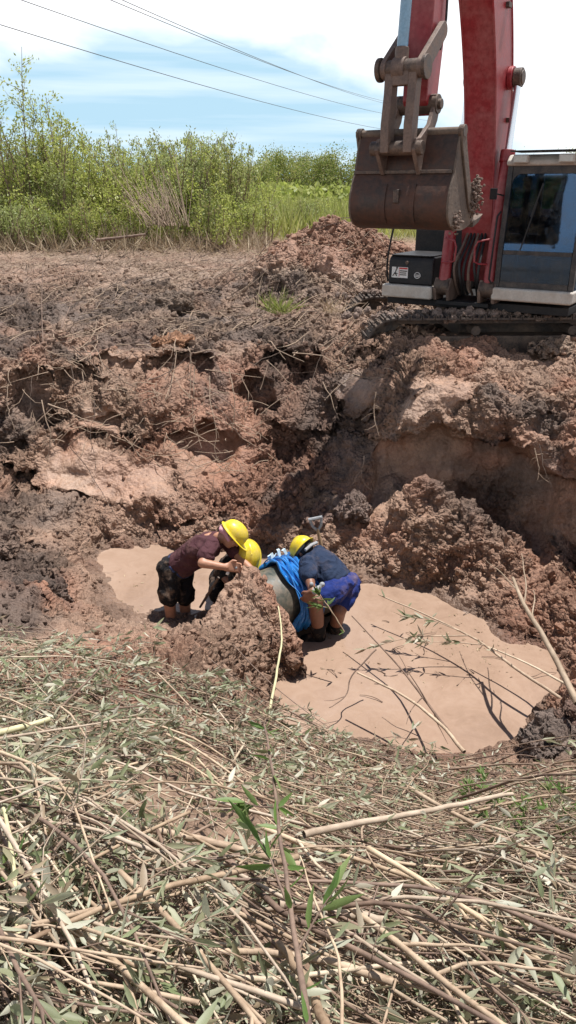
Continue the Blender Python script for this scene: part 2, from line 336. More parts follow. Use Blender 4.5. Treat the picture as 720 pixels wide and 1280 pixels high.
HOLL = [ (330, 500, 20, 30, .3), (60, 530, 30, 16, .3), (385, 560, 26, 30, .25), (150, 520, 30, 10, .22), (225, 640, 26, 10, .16), (440, 520, 26, 22, .2),  # hollows pushed into the banks: px, py, rx, ry, depth
    (250, 560, 60, 30, .42), (30, 500, 46, 34, .4), (88, 478, 14, 34, .3), (150, 458, 44, 17, .34), (14, 596, 26, 22, .35), (92, 622, 20, 13, .3),
    (215, 462, 40, 14, .22), (430, 560, 50, 30, .2), (390, 500, 22, 30, .14), (470, 452, 40, 12, .2), (350, 545, 26, 20, .2)]
SMOOTHP = [(250, 565, 58, 27), (100, 590, 60, 26), (610, 600, 110, 36), (670, 650, 55, 65), (550, 492, 48, 20), (160, 600, 60, 26), (130, 520, 30, 20), (30, 505, 40, 25), (500, 720, 14, 22), (430, 480, 30, 14)]
def surface(x, y, fine=True):
    """world position, roughness, colour tone of the ground at plan positions x, y"""
    x = np.asarray(x, float).ravel(); y = np.asarray(y, float).ravel()
    z = H0(x, y)
    al = (x-0.)*.8+(y-5.66)*.6; ac = np.abs(-(x-0.)*.6+(y-5.66)*.8)      # earth left lying over the pipe
    top = np.interp(al, [-1.9, -1.3, -.9, -.74, -.58, -.46, -.36, -.29, -.19], [-1.7, -1.5, -1.4, -1.26, -1.1, -.99, -.98, -1.08, -2.3]); far_ = (-(x-0.)*.6+(y-5.66)*.8) > 0; rid = top-(1.5+2.5*far_)*np.maximum(ac-.2+.1*far_, 0)**1.2
    k_ = np.clip(.5+.5*(rid-z)/.12, 0, 1); z = np.where((al > -2) & (ac < 1.2), z*(1-k_)+rid*k_+.12*k_*(1-k_), z)
    P = np.c_[x, y, z]
    px, py, D = proj(x, y, z); vis = (y > .3)
    pit = sm(11.5, 8.5, y)*sm(3.3, 4.4, y); mid = sm(4.5, 6, y)*sm(20, 12, y)
    wobx = px+14*vnoise(P, 2.2, 5)+7*vnoise(P, 6, 6); woby = py+14*vnoise(P, 2.4, 7)+7*vnoise(P, 6.5, 8)
    push = np.zeros(len(x))
    for a, b, rx, ry, dep in HOLL:
        d = np.hypot((wobx-a)/rx, (woby-b)/ry); push = np.maximum(push, dep*np.clip((1-d)*3.2, 0, 1)*vis)
    lip = np.interp(wobx, [455, 500, 540, 590, 640, 690, 740, 800], [560, 532, 540, 548, 563, 586, 615, 650]); lipy = np.interp(px, [500, 540, 590, 640, 690, 740], [7.35, 7.25, 7.12, 6.95, 6.7, 6.35])
    cave = np.clip((py-lip-2+6*vnoise(P, 9, 31))/14, 0, 1)*np.clip((y-lipy+.36)/.14, 0, 1)*np.clip((py*0+px-452)/25, 0, 1)*np.clip((800-px)/40, 0, 1)*(y < 8.2)
    push = np.maximum(push, .42*cave)
    rim = np.interp(px, [-80, 0, 60, 130, 200, 260, 330, 400], [472, 470, 465, 450, 442, 445, 446, 450])+10*vnoise(P, 5, 33)
    und = np.clip((py-rim)/8, 0, 1)*np.clip((rim+62-py)/40, 0, 1)*np.clip((410-px)/30, 0, 1)*(y > 7)*sm(-.1, .35, vnoise(np.c_[x*1.6, y*0, z*0], 1, 35)+.35*vnoise(P, 4, 36))
    push = np.maximum(push, .5*und)
    sp = np.maximum(.85*cave, 0)
    for a, b, rx, ry in SMOOTHP:
        d = np.hypot((wobx-a)/rx, (woby-b)/ry); sp = np.maximum(sp, np.clip((1.15-d)*3, 0, 1)*vis)
    amp = .035+.1*mid+.05*sm(9, 13, y)*sm(26, 18, y); amp = amp*(1-.55*sp); amp = amp*(1-.5*sm(-1.45, -1.58, z))
    dz = fbm(P, 1.3, 4, 1)*amp*1.2
    dx = fbm(P+7.7, 2.1, 3, 2)*amp*.9; dy = fbm(P+3.1, 2.1, 3, 3)*amp*1.1
    lump = (.5-worley(P+.12*vnoise(P, 3., 44)[:, None], 1.9, 43))*.2*mid*(1-.8*sp)*sm(-1.62, -1.5, z)+(.5-worley(P, 3.8, 40))*.12*mid*(1-.7*sp)*sm(-1.62, -1.5, z)
    # shelves in the cut bank
    wall = sm(7.0, 7.6, y)*sm(10, 9.2, y)*sm(.02, -.15, z)*sm(-1.3, -1.1, z)
    blk = (worley(P+.1*vnoise(P, 4., 46)[:, None], 2.3, 47)-.5)*.26*sm(6.9, 7.4, y)*sm(10.2, 9.4, y)*sm(.1, -.1, z)*(1-sp); led = np.abs(vnoise(np.c_[x*.5, y*.5, z*5.5], 1., 9))*.07*wall
    groove = sp*(.028*vnoise(np.c_[x*9, y*9, z*1.4], 1, 61)+.03*vnoise(P, 4.5, 62)); dy = dy+groove
    P2 = np.c_[x+dx, y+dy+push+led+blk-.03*wall, z+dz+lump]
    # roughness of the clods
    ro = .2+.8*sm(3.2, 3.9, y); ro = ro*(1-.8*sp); ro = ro*(1-.5*sm(15, 26, y)); ro *= (1-.85*sm(-1.56, -1.64, P2[:, 2]))
    ro = np.clip(ro*(.78+.75*(vnoise(P, 1.3, 12)*.6+vnoise(P, 3.3, 13)*.4)), .03, 1.15)
    hp = np.clip((1.2-np.hypot((wobx-575)/115, (woby-665)/85))*2, 0, 1)*vis*(y < 7.0)*(P2[:, 2] > -1.55); ro = np.maximum(ro, .9*hp)
    # colour tone
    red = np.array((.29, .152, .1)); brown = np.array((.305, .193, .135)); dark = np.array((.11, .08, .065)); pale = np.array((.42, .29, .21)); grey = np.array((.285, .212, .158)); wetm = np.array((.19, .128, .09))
    n = vnoise(P, .9, 20)*.6+vnoise(P, 3., 21)*.4; n2 = vnoise(P, 1.7, 22)*.55+vnoise(P, 5, 23)*.45
    c = brown+(red-brown)*sm(-.2, .35, n)[:, None]
    g_ = np.clip(sm(9.2, 11, y)*.55+.25*sm(.1, .5, n2), 0, 1); c = c+(grey-c)*(g_)[:, None]
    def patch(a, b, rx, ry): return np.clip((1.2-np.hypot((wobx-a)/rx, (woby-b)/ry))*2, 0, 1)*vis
    dk = np.zeros(len(x))  # dark wet clay, with the bank's deep shadow partly painted into the colour
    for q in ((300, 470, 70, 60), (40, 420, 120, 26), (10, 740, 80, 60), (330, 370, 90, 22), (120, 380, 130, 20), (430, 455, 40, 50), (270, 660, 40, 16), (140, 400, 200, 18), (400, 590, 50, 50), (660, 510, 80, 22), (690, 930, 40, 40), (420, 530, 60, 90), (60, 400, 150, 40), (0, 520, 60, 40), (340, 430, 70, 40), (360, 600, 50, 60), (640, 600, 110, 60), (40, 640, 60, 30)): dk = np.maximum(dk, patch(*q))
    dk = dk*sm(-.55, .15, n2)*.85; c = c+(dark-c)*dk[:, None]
    pl = np.zeros(len(x))
    for q in ((550, 492, 50, 22), (130, 600, 110, 40), (60, 650, 60, 26), (220, 660, 80, 26), (395, 430, 22, 16), (215, 408, 26, 8), (120, 520, 50, 26), (500, 725, 20, 20), (250, 790, 120, 30)): pl = np.maximum(pl, patch(*q))
    c = c+(pale-c)*(pl*.34*sm(-.5, .2, n))[:, None]
    rd = patch(430, 300, 130, 45); c = c+(red*1.05-c)*(rd*.7)[:, None]
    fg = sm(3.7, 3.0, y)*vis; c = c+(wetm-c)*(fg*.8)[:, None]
    far = sm(21.5, 27, y); c = c+(np.array((.16, .14, .07))-c)*far[:, None]
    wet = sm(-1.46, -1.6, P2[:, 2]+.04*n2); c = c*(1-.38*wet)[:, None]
    return P2, ro, c
def ground_z(x, y): return surface(x, y)[0][:, 2]
# polar sheet: dense in front, coarse round the back
print('terrain'); 
az = np.r_[np.linspace(-40, 40, 780), np.linspace(43, 317, 70)]*PI/180
NR = 900; rc = np.r_[np.linspace(.15, 3, 60), np.geomspace(3.03, 44, 520)]
azc = np.linspace(-40, 40, 90)*PI/180
gx = np.sin(azc)[:, None]*rc; gy = -2+np.cos(azc)[:, None]*rc
gz = H0(gx, gy).reshape(gx.shape)
Rr = []
for i in range(len(azc)):
    ds = np.sqrt(np.diff(rc)**2+np.diff(gz[i])**2*2.2); xm = (gx[i, 1:]+gx[i, :-1])/2; ym = (gy[i, 1:]+gy[i, :-1])/2; zm = (gz[i, 1:]+gz[i, :-1])/2
    dist = np.sqrt(xm**2+ym**2+(zm-1.85)**2); w = ds/np.maximum(dist, 2.2)**1.0*np.where(ym < .3, .25, 1.)*np.where((ym > 4.2) & (ym < 12), 1.6, 1)*np.where(ym > 20, .4, 1.)*np.where(ym < 3.5, .6, 1)
    cum = np.r_[0, np.cumsum(w)]; Rr.append(np.interp(np.linspace(0, cum[-1], NR), cum, rc))
Rr = np.array(Rr); k = np.arange(len(az)); azd = np.clip(az, azc[0], azc[-1])
RA = np.empty((len(az), NR))
for j in range(NR): RA[:, j] = np.interp(azd, azc, Rr[:, j])
back = az > azc[-1]; RA[back] = np.interp(np.linspace(0, 1, NR), [0, 1], [.15, 44])
ext = np.array([50, 60, 80, 110, 160, 240, 400, 700, 1300, 2500.]); RA = np.c_[RA, np.tile(ext, (len(az), 1))]
X = np.sin(az)[:, None]*RA; Y = -2+np.cos(az)[:, None]*RA
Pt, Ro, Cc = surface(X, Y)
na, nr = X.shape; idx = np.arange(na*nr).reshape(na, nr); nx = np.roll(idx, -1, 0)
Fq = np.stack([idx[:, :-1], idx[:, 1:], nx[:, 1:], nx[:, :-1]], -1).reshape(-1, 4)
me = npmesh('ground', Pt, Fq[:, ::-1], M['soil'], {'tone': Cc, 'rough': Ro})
ground = link('ground', me); tag(ground, 'cloddy red brown excavated earth of the pit, its banks and the field', 'ground', kind='structure')
if me.polygons[5000].normal.z < 0: me.flip_normals()
# ------------------------------------------------------------------ water
def water_mat():
    g = NT('muddy_water'); tc = g.n('TexCoord').outputs['Object']; n = g.noise(tc, .7, 5, .65, 1.6); n2 = g.noise(tc, 4.5, 7, .75, 2.2)
    c = g.ramp(g.math('ADD', g.math('MULTIPLY', n, .65), g.math('MULTIPLY', n2, .35)), [(.36, (.255, .17, .12)), (.5, (.315, .215, .155)), (.64, (.36, .255, .19))])
    sp = g.ramp(g.noise(tc, 60, 4, .8), [(.7, (0, 0, 0)), (.76, (1, 1, 1))]); c = g.mix(g.math('MULTIPLY', sp, .35), c, (.55, .42, .32))
    w = g.math('ADD', g.noise(tc, 5, 3, .5, .4), g.math('MULTIPLY', g.noise(tc, 24, 2), .12))
    bp = g.n('Bump', i={'Strength': .2, 'Distance': .03, 'Height': w}).outputs[0]
    return g.fin(g.n('BsdfPrincipled', i={'Base Color': c, 'Roughness': .16, 'Normal': bp, 'Specular IOR Level': .5}).outputs[0])
w = MB()
N = 40
V = [(-3+5.8*i/N, 3.6+4.2*j/N, -1.62) for j in range(N+1) for i in range(N+1)]
w.add(V, [(j*(N+1)+i, j*(N+1)+i+1, (j+1)*(N+1)+i+1, (j+1)*(N+1)+i) for j in range(N) for i in range(N)])
wo = w.build('muddy_water', water_mat(), recalc=False); tag(wo, 'still opaque tan muddy water in the bottom of the pit', 'water', kind='structure')
# ------------------------------------------------------------------ excavator (local frame: x to the viewer's right, -y forward, z up; origin under the boom foot)
print('excavator')
AX = R(32); EX = empty('excavator', (2.45, 10.1, 0), -AX)
tag(EX, 'red tracked excavator with raised boom and rusty brown bucket on the far pit rim', 'excavator')
def sidep(prof): return [(-s, z) for s, z in prof] 
           # (forward, up) -> (y, z)
def band(cl, hs):                                            # outline of a curved beam from centreline and depths
    up, dn = [], []
    for i, (s, z) in enumerate(cl):
        a = cl[max(i-1, 0)]; b = cl[min(i+1, len(cl)-1)]; t = Vector((b[0]-a[0], b[1]-a[1])).normalized(); n = Vector((-t[1], t[0]))
        up.append((s+n[0]*hs[i]/2, z+n[1]*hs[i]/2)); dn.append((s-n[0]*hs[i]/2, z-n[1]*hs[i]/2))
    return up+dn[::-1]
def dense(pts, n=5):
    out = []
    P = [np.array(p, float) for p in pts]
    for i in range(len(P)-1):
        a, b, c, d = P[max(i-1, 0)], P[i], P[i+1], P[min(i+2, len(P)-1)]
        for k in range(n):
            t = k/n; out.append(tuple(.5*((2*b)+(-a+c)*t+(2*a-5*b+4*c-d)*t*t+(-a+3*b-3*c+d)*t**3)))
    out.append(tuple(P[-1])); return out
def xcyl(mb, t0, t1, s, z, r, n=20): mb.tube([(t0, -s, z), (t1, -s, z)], r, n)
# boom
cl3 = dense([(0, .78, .34), (.06, 1.4, .44), (.17, 2.3, .54), (.38, 3.1, .58), (.78, 3.9, .58), (1.35, 4.5, .52), (1.95, 4.87, .44), (2.4, 5.0, .32)], 6)
cl = [(a, b) for a, b, c in cl3]; hh = [c for a, b, c in cl3]
o2 = band(cl, hh); n2 = len(cl)
mb = MB(); half = n2
for i in range(n2-1):         # box-section, built segment by segment so that the curved sides stay clean
    pass
V = []; 
for i in range(n2):
    u, d = o2[i], o2[2*n2-1-i]
    V += [(-.175, -u[0], u[1]), (.175, -u[0], u[1]), (.175, -d[0], d[1]), (-.175, -d[0], d[1])]
mb.add(V, [(4*i+k, 4*i+(k+1) % 4, 4*i+4+(k+1) % 4, 4*i+4+k) for i in range(n2-1) for k in range(4)]+[(0, 1, 2, 3), tuple(4*(n2-1)+k for k in (3, 2, 1, 0))])
boom = mb.build('boom', M['red'], EX, .008, angle=30)
mb = MB()                      # weld flanges along both edges of the boom
for sx in (-.175, .175):
    for e in (0, 1):
        line = [(sx, -(o2[i] if e else o2[2*n2-1-i])[0], (o2[i] if e else o2[2*n2-1-i])[1]) for i in range(n2)]
        mb.tube(line, .014, 6)
mb.build('boom_edge_flange', M['red'], boom, smooth=True)
mb = MB(); xcyl(mb, -.345, .345, .16, 3.0, .075); mb.build('boom_cylinder_pin', M['steel'], boom, .008)
for b0, b1 in ((.176, .235), (-.235, -.176)):
    mb = MB(); xcyl(mb, b0, b1, .16, 3.0, .12); mb.build('pin_boss', M['red'], boom, .01)
# steel lines clipped to the boom
mb = MB()
for k, off in enumerate((-.03, .03, .09)):
    line = []
    for i in range(6, n2-2): line.append((-.08+.07*k, -(cl[i][0]-hh[i]/2-.025), cl[i][1]+.08))
    mb.tube(line, .013, 6)
mb.build('hydraulic_pipe', M['rubber'], boom, smooth=True)
for i in (14, 22, 30):
    mb = MB(); mb.box(.176, .215, -cl[i][0]+.1, -cl[i][0]+.2, cl[i][1]-.02, cl[i][1]+.03); mb.build('pipe_clamp', M['steel'], boom, .004)
# boom cylinders
for sx in (-1, 1):
    x = sx*.285; a = Vector((x, -.5, .72)); b = Vector((x, -.16, 3.0)); d = (b-a).normalized()
    mb = MB(); mb.tube([a, a+d*1.48], .072, 20); mb.tube([a+d*1.42, a+d*1.55], .085, 20); c = mb.build('boom_cylinder', M['red'], EX, .006)
    mb = MB(); mb.tube([a+d*1.5, b], .04, 16); mb.build('cylinder_rod', M['chrome'], c, smooth=True)
    mb = MB(); mb.tube([(x-.09, -.5, .72), (x+.09, -.5, .72)], .1, 18); mb.build('cylinder_foot_pin', M['steel'], c, .008)
    mb = MB(); mb.tube([(x-.045, -.16, 3.0), (x+.045, -.16, 3.0)], .1, 18); mb.build('cylinder_eye', M['steel'], c, .008)
    mb = MB()                   # bent guard rail over the hoses beside the barrel
    xg = -sx*.02+x-sx*.1
    pts = [(x, -.62, 1.02), (x-sx*.1, -.63, 1.02), (x-sx*.16, -.63, 1.04), (x-sx*.17, -.63, 1.2), (x-sx*.14, -.62, 1.27), (x, -.56, 1.3)]
    mb.tube(pts, .012, 8); mb.build('hose_guard', M['red'], c, smooth=True)
# hoses between the cylinders
for k in range(6):
    x = -.16+.062*k; mb = MB(); pts = dense([(x, -.3, .62), (x+.02*math.sin(k*2), -.46-.02*(k % 2), .8), (x-.01, -.48, 1.0), (x*.8, -.34, 1.22), (x*.7, -.22, 1.4)], 5)
    mb.tube(pts, .017, 8); mb.build('hydraulic_hose', M['rubber'] if k % 3 else M['link'], EX, smooth=True)
# stick
st = [(2.24, 5.3), (2.05, 5.28), (2.02, 4.8), (2.33, 2.62), (2.46, 2.5), (2.58, 2.62), (2.52, 4.4), (2.62, 4.95)]
mb = MB(); mb.prism(sidep(st), -.125, .125); stick = mb.build('stick', M['red'], EX, .012)
mb = MB(); xcyl(mb, -.2, .2, 2.46, 2.6, .085); xcyl(mb, -.23, .23, 2.46, 2.6, .045); mb.build('stick_pin', M['steel'], stick, .006)
mb = MB(); mb.box(.125, .16, -2.34, -2.27, 3.78, 4.0); mb.tube([(.142, -2.3, 3.8), (.155, -2.32, 3.3), (.15, -2.4, 3.05)], .012, 8); mb.build('grease_line', M['rubber'], stick, .004)
mb = MB(); mb.box(-.1, .1, -2.52, -2.48, 4.1, 4.35); mb.prism(sidep([(2.5, 4.9), (2.74, 4.72), (2.74, 4.62), (2.5, 4.45)]), -.12, -.08); mb.prism(sidep([(2.5, 4.9), (2.74, 4.72), (2.74, 4.62), (2.5, 4.45)]), .08, .12); mb.build('cylinder_bracket', M['red'], stick, .004)
# arm cylinder on top of the boom
a = Vector((0, -.85, 4.75)); b = Vector((0, -2.12, 5.3)); d = (b-a).normalized()
mb = MB(); mb.tube([a, a+d*.95], .075, 18); c = mb.build('stick_cylinder', M['bluerod'], EX, .006); mb = MB(); mb.tube([a+d*.9, b], .04, 14); mb.build('cylinder_rod', M['chrome'], c, smooth=True)
mb = MB(); mb.prism(sidep([(.7, 4.1), (1.0, 4.35), (.92, 4.85), (.78, 4.82)]), -.06, .06); mb.build('cylinder_mount', M['red'], c, .006)
# bucket cylinder: blue barrel above, bare rod eye on the cross pin
XP = (2.86, 2.86)              # cross pin
a = Vector((-.03, -2.7, 4.67)); b = Vector((-.03, -XP[0], XP[1])); d = (b-a).normalized()
mb = MB(); mb.tube([a, a+d*.7], .075, 20); c = mb.build('bucket_cylinder', M['bluerod'], EX, .006)
mb = MB(); mb.tube([a+d*.6, b-d*.12], .05, 18); mb.build('cylinder_rod', M['bluerod'], c, smooth=True)
mb = MB(); mb.tube([b-d*.17, b-d*.02], .062, 18); mb.tube([b+Vector((-.06, 0, 0)), b+Vector((.06, 0, 0))], .095, 20); mb.build('rod_eye', M['link'], c, .006)
# linkage
lk = MB(); xcyl(lk, -.22, .22, *XP, .075, 22); xcyl(lk, -.25, -.21, *XP, .1, 22); xcyl(lk, .2, .235, *XP, .1, 22); linkage = lk.build('linkage', M['steel'], EX, .006)
for sx in (-1, 1):
    mb = MB(); x0, x1 = sorted((sx*.15, sx*.2)); pa, pb = XP, (2.44, 3.2); t = Vector((pb[0]-pa[0], pb[1]-pa[1])).normalized(); n = Vector((-t[1], t[0]))
    pr = []
    for k in range(9): q = PI/2+PI*k/8; pr.append((pa[0]+.085*(n[0]*math.cos(q-PI/2)*1-t[0]*math.sin(q-PI/2)), pa[1]+.085*(n[1]*math.cos(q-PI/2)-t[1]*math.sin(q-PI/2))))
    for k in range(9): q = PI*k/8; pr.append((pb[0]+.07*(-n[0]*math.cos(q)+t[0]*math.sin(q)), pb[1]+.07*(-n[1]*math.cos(q)+t[1]*math.sin(q))))
    mb.prism(sidep(pr), x0, x1); mb.build('idler_link', M['link'], linkage, .006)
mb = MB()
LP = (2.9, 2.2)                # pin between link and bucket
for x in (-.115, .115):
    V = []
    prof = [(XP[0]+.06, XP[1]+.02), (XP[0]-.07, XP[1]), (XP[0]-.05, XP[1]-.25), (LP[0]-.075, LP[1]+.15), (LP[0]-.06, LP[1]-.03), (LP[0]+.06, LP[1]-.03), (LP[0]+.07, LP[1]+.2), (XP[0]+.07, XP[1]-.2)]
    mb.prism(sidep(prof), x-.042, x+.042)
mb.box(-.08, .08, -2.93, -2.84, 2.72, 2.84)
mb.build('bucket_link', M['link'], linkage, .01)
BUCKSTART = set(bpy.data.objects)
# bucket
def arc(pts, n=6): return dense(pts, n)
outer = arc([(2.42, 2.36), (2.66, 2.3), (2.86, 2.1), (2.9, 1.86), (2.94, 1.68), (2.9, 1.52), (2.76, 1.4), (2.5, 1.36), (2.15, 1.42)], 5)
outer = [(2.66, 2.355), (2.7, 2.25), (2.74, 2.1), (2.77, 1.98)]+arc([(2.77, 1.97), (2.83, 1.85), (2.88, 1.7), (2.87, 1.55), (2.78, 1.44), (2.6, 1.385), (2.35, 1.39), (2.1, 1.46)], 5)
def offset(pr, d):
    out = []
    for i, p in enumerate(pr):
        a = pr[max(i-1, 0)]; b = pr[min(i+1, len(pr)-1)]; t = Vector((b[0]-a[0], b[1]-a[1])).normalized(); out.append((p[0]-t[1]*-d*1.0, p[1]+t[0]*-d))
    return out
inner = offset(outer, -.022)
if inner[10][0] > outer[10][0]: inner = offset(outer, .022)
BW = .5; no = len(outer); mb = MB()
V = [(x, -s, z) for s, z in outer for x in np.linspace(-BW, BW, 9)]; V2 = [(x, -s, z) for s, z in inner for x in np.linspace(-BW, BW, 9)]
def grid(n, m, off, flip): return [tuple(((i*m+j)+off, (i*m+j+1)+off, ((i+1)*m+j+1)+off, ((i+1)*m+j)+off)[::(-1 if flip else 1)]) for i in range(n-1) for j in range(m-1)]
mm = 9
mb.add(V+V2, grid(no, mm, 0, False)+grid(no, mm, no*mm, True)+[(j, j+1, no*mm+j+1, no*mm+j) for j in range(mm-1)]+[((no-1)*mm+j, (no-1)*mm+j+1, no*mm+(no-1)*mm+j+1, no*mm+(no-1)*mm+j) for j in range(mm-1)])
bucket = mb.build('bucket', M['bucket'], EX, .004, angle=30)
for sx in (-1, 1):
    side = outer[:-1]+[(2.08, 1.5), (2.16, 1.62), (2.42, 2.05), (2.6, 2.35)]
    x0, x1 = sorted((sx*BW, sx*(BW+.022))); mb = MB(); mb.prism(sidep(side), x0, x1); mb.build('side_plate', M['bucketside'], bucket, .004)
    mb = MB(); edge = [(2.72, 2.385), (2.6, 2.385), (2.52, 2.2), (2.2, 1.62), (2.26, 1.56), (2.33, 1.62), (2.66, 2.2)]; x0, x1 = sorted((sx*(BW+.023), sx*(BW+.045))); mb.prism(sidep(edge), x0, x1); mb.build('side_wear_strip', M['bucketside'], bucket, .006)
    mb = MB(); x0, x1 = sorted((sx*(BW-.005), sx*(BW+.05))); mb.tube([(x0, -2.64, 2.36), (x1, -2.64, 2.36)], .062, 18); mb.build('tube_end_plate', M['steel'], bucket, .004)
mb = MB(); xcyl(mb, -BW, BW, 2.64, 2.36, .042); mb.build('torsion_tube', M['bucketside'], bucket, smooth=True, angle=60)
for x in (-.3, .0, .3):        # wear straps round the back
    pass
mb = MB(); wear = outer[9:24]; wo2 = offset(wear, .012); wi = wear
if wo2[4][0] < wear[4][0]: wo2 = offset(wear, -.012)
for x0 in (-.17, .13):
    V = [(x, -s, z) for s, z in wo2 for x in (x0, x0+.045)]+[(x, -s, z) for s, z in wi for x in (x0, x0+.045)]; nw = len(wear)
    mb.add(V, [(2*i, 2*i+1, 2*i+3, 2*i+2) for i in range(nw-1)]+[(2*i, 2*i+2, 2*nw+2*i+2, 2*nw+2*i) for i in range(nw-1)]+[(2*i+1, 2*nw+2*i+1, 2*nw+2*i+3, 2*i+3) for i in range(nw-1)]+[(0, 2*nw, 2*nw+1, 1), (2*nw-2, 2*nw-1, 4*nw-1, 4*nw-2)]); mb.build('wear_strap', M['bucket'], bucket); mb = MB()
mb = MB(); mb.box(-BW, BW, -2.80, -2.775, 1.955, 1.99); mb.build('weld_seam', M['steel'], bucket, .004)
mb = MB(); xcyl(mb, -.28, .24, *LP, .072, 20); mb.build('hinge_tube', M['steel'], bucket, .006)
for x in (-.2, .17):
    mb = MB(); ear = [(LP[0]+.08, LP[1]-.02), (LP[0]+.03, LP[1]+.09), (LP[0]-.06, LP[1]+.1), (2.62, 2.44), (2.52, 2.62), (2.5, 2.73), (2.42, 2.74), (2.37, 2.62), (2.42, 2.48), (2.6, 2.25), (2.72, 1.99), (2.8, 1.94)]
    mb.prism(sidep(ear), x-.02, x+.02); mb.build('bucket_ear', M['link'], bucket, .008)
for x in (-.5, -.25, 0, .25, .5):
    mb = MB(); mb.prism(sidep([(2.15, 1.40), (2.15, 1.47), (1.98, 1.5), (1.84, 1.54), (1.97, 1.45)]), x-.045, x+.045); mb.build('bucket_tooth', M['steel'], bucket, .006)
mb = MB(); mb.box(-.04, .02, -2.90, -2.86, 1.66, 1.8); mb.build('lift_eye', M['steel'], bucket, .01)
def lumps(cen, n, rad, size, seed, spread=(1, 1, 1)):
    rr = np.random.default_rng(seed); mb = MB()
    for k in range(n):
        p = Vector(cen)+Vector(rr.normal(0, .5, 3)*np.array(spread))*rad; r = size*rr.uniform(.5, 1.3)
        mb.sphere(p, (r, r*rr.uniform(.7, 1.2), r*rr.uniform(.6, 1.1)), 7, 5, Matrix.Rotation(rr.uniform(0, 6), 3, 'X') @ Matrix.Rotation(rr.uniform(0, 6), 3, 'Z'))
    V = np.array(mb.v); V += rr.normal(0, size*.13, V.shape); mb.v = [tuple(v) for v in V]; return mb
M['drymud'] = simple('dried_mud', (.19, .14, .115), .95, 30, .35, .2, .6)
lumps((BW+.05, -2.2, 1.72), 260, .1, .015, 3, (.5, 1., 1.7)).build('dried_mud', M['drymud'], bucket)['kind'] = 'stuff'
lumps((BW+.03, -2.66, 1.47), 110, .07, .015, 4, (.5, 1., 1.2)).build('dried_mud', M['drymud'], bucket)['kind'] = 'stuff'
for o in set(bpy.data.objects)-BUCKSTART:          # size of the bucket against its hinge
    for v in o.data.vertices:
        v.co.y = -2.66+(v.co.y+2.66)*.9; v.co.z = 2.3+(v.co.z-2.3)*.88
# reach of the stick, link and bucket
for o in [q for q in bpy.data.objects if q.parent == EX and q.name.split('.')[0] in ('stick', 'bucket_cylinder', 'linkage', 'bucket')]: o.location.y += .2; o.location.z -= .02
# upper structure
mb = MB(); mb.box(-1.08, 1.24, -.42, 2.3, .46, .56); mb.box(-.37, .31, -.52, -.42, .5, .555); deck = mb.build('deck_frame', M['black'], EX, .01)
mb = MB(); mb.box(-.26, -.21, -.2, .3, .56, 1.1); mb.box(.21, .26, -.2, .3, .56, 1.1); mb.build('boom_bracket', M['link'], deck, .01)
for x in (-.37, -.2, .2, .37):
    mb = MB(); mb.prism(sidep([(.3, .555), (.56, .56), (.6, .7), (.53, .83), (.44, .8), (.3, .7)]), x-.02, x+.02); mb.build('cylinder_lug', M['link'], deck, .008)
mb = MB(); mb.box(-1.08, -.4, -.62, -.3, .56, .72); mb.build('front_bumper', M['white'], EX, .025)
mb = MB(); mb.prism([(-.56, .722), (-.56, 1.0), (-.52, 1.06), (.3, 1.06), (.3, .722)], -1.02, -.42); tb = mb.build('tool_box', M['black'], EX, .02)
mb = MB(); mb.box(-1.0, -.44, -.54, .2, 1.062, 1.078); mb.build('box_lid', M['black'], tb, .006)
mb = MB(); mb.box(-.97, -.75, -.565, -.562, .8, .93); dc = mb.build('decal_panel', M['decal'], tb)
mb = MB(); mb.box(-.87, -.755, -.567, -.5655, .905, .925); mb.box(-.87, -.865, -.567, -.5655, .81, .9); mb.build('decal_red_print', M['decalred'], dc)
mb = MB(); mb.box(-.86, -.76, -.5675, -.566, .878, .89); mb.box(-.86, -.77, -.5675, -.566, .855, .866); mb.box(-.86, -.765, -.5675, -.566, .832, .843)
mb.tube([(-.955, -.567, .82), (-.925, -.567, .86), (-.9, -.567, .91)], .006, 5); mb.tube([(-.93, -.567, .86), (-.89, -.567, .85)], .006, 5); mb.tube([(-.925, -.567, .86), (-.9, -.567, .82)], .006, 5); mb.sphere((-.9, -.567, .92), .012, 8, 6); mb.build('decal_black_print', M['black'], dc)
mb = MB()
pts = [(-.62+.04*math.cos(a), -.564, .84+.035*math.sin(a)) for a in np.linspace(0, 2*PI, 17)]; mb.tube(pts, .004, 5, False)
mb.box(-.65, -.59, -.565, -.562, .84, .848); mb.box(-.645, -.595, -.565, -.562, .822, .83); mb.build('round_emblem', M['decal'], tb)
mb = MB(); mb.tube([(-.77, -.57, .985), (-.77, -.55, .985)], .022, 12); mb.build('box_lock', M['steel'], tb, .003)
mb = MB(); mb.tube(dense([(-1.05, -.5, .74), (-1.07, -.5, 1.0), (-1.0, -.48, 1.45), (-1.0, -.3, 1.5), (-1.0, .3, 1.5), (-1.0, .32, 1.08)], 4), .013, 8); mb.build('grab_rail', M['black'], EX, smooth=True)
mb = MB(); mb.prism([(.3, .56), (.3, 1.35), (.42, 1.42), (1.0, 1.42), (1.0, .56)], -1.05, -.34); mb.build('fuel_tank', M['black'], EX, .03)
mb = MB(); mb.prism([(1.0, .56), (1.0, 1.5), (1.1, 1.58), (2.0, 1.58), (2.0, .56)], -1.06, 1.22); eh = mb.build('engine_hood', M['red'], EX, .03)
mb = MB()
for k in range(7): mb.box(1.222, 1.23, 1.2, 1.8, .85+k*.07, .885+k*.07)
mb.build('vent_louvre', M['black'], eh)
mb = MB(); mb.tube([(-.5, 1.5, 1.58), (-.5, 1.5, 1.85)], .05, 14); mb.build('exhaust_stack', M['steel'], eh, .004)
mb = MB(); V = []
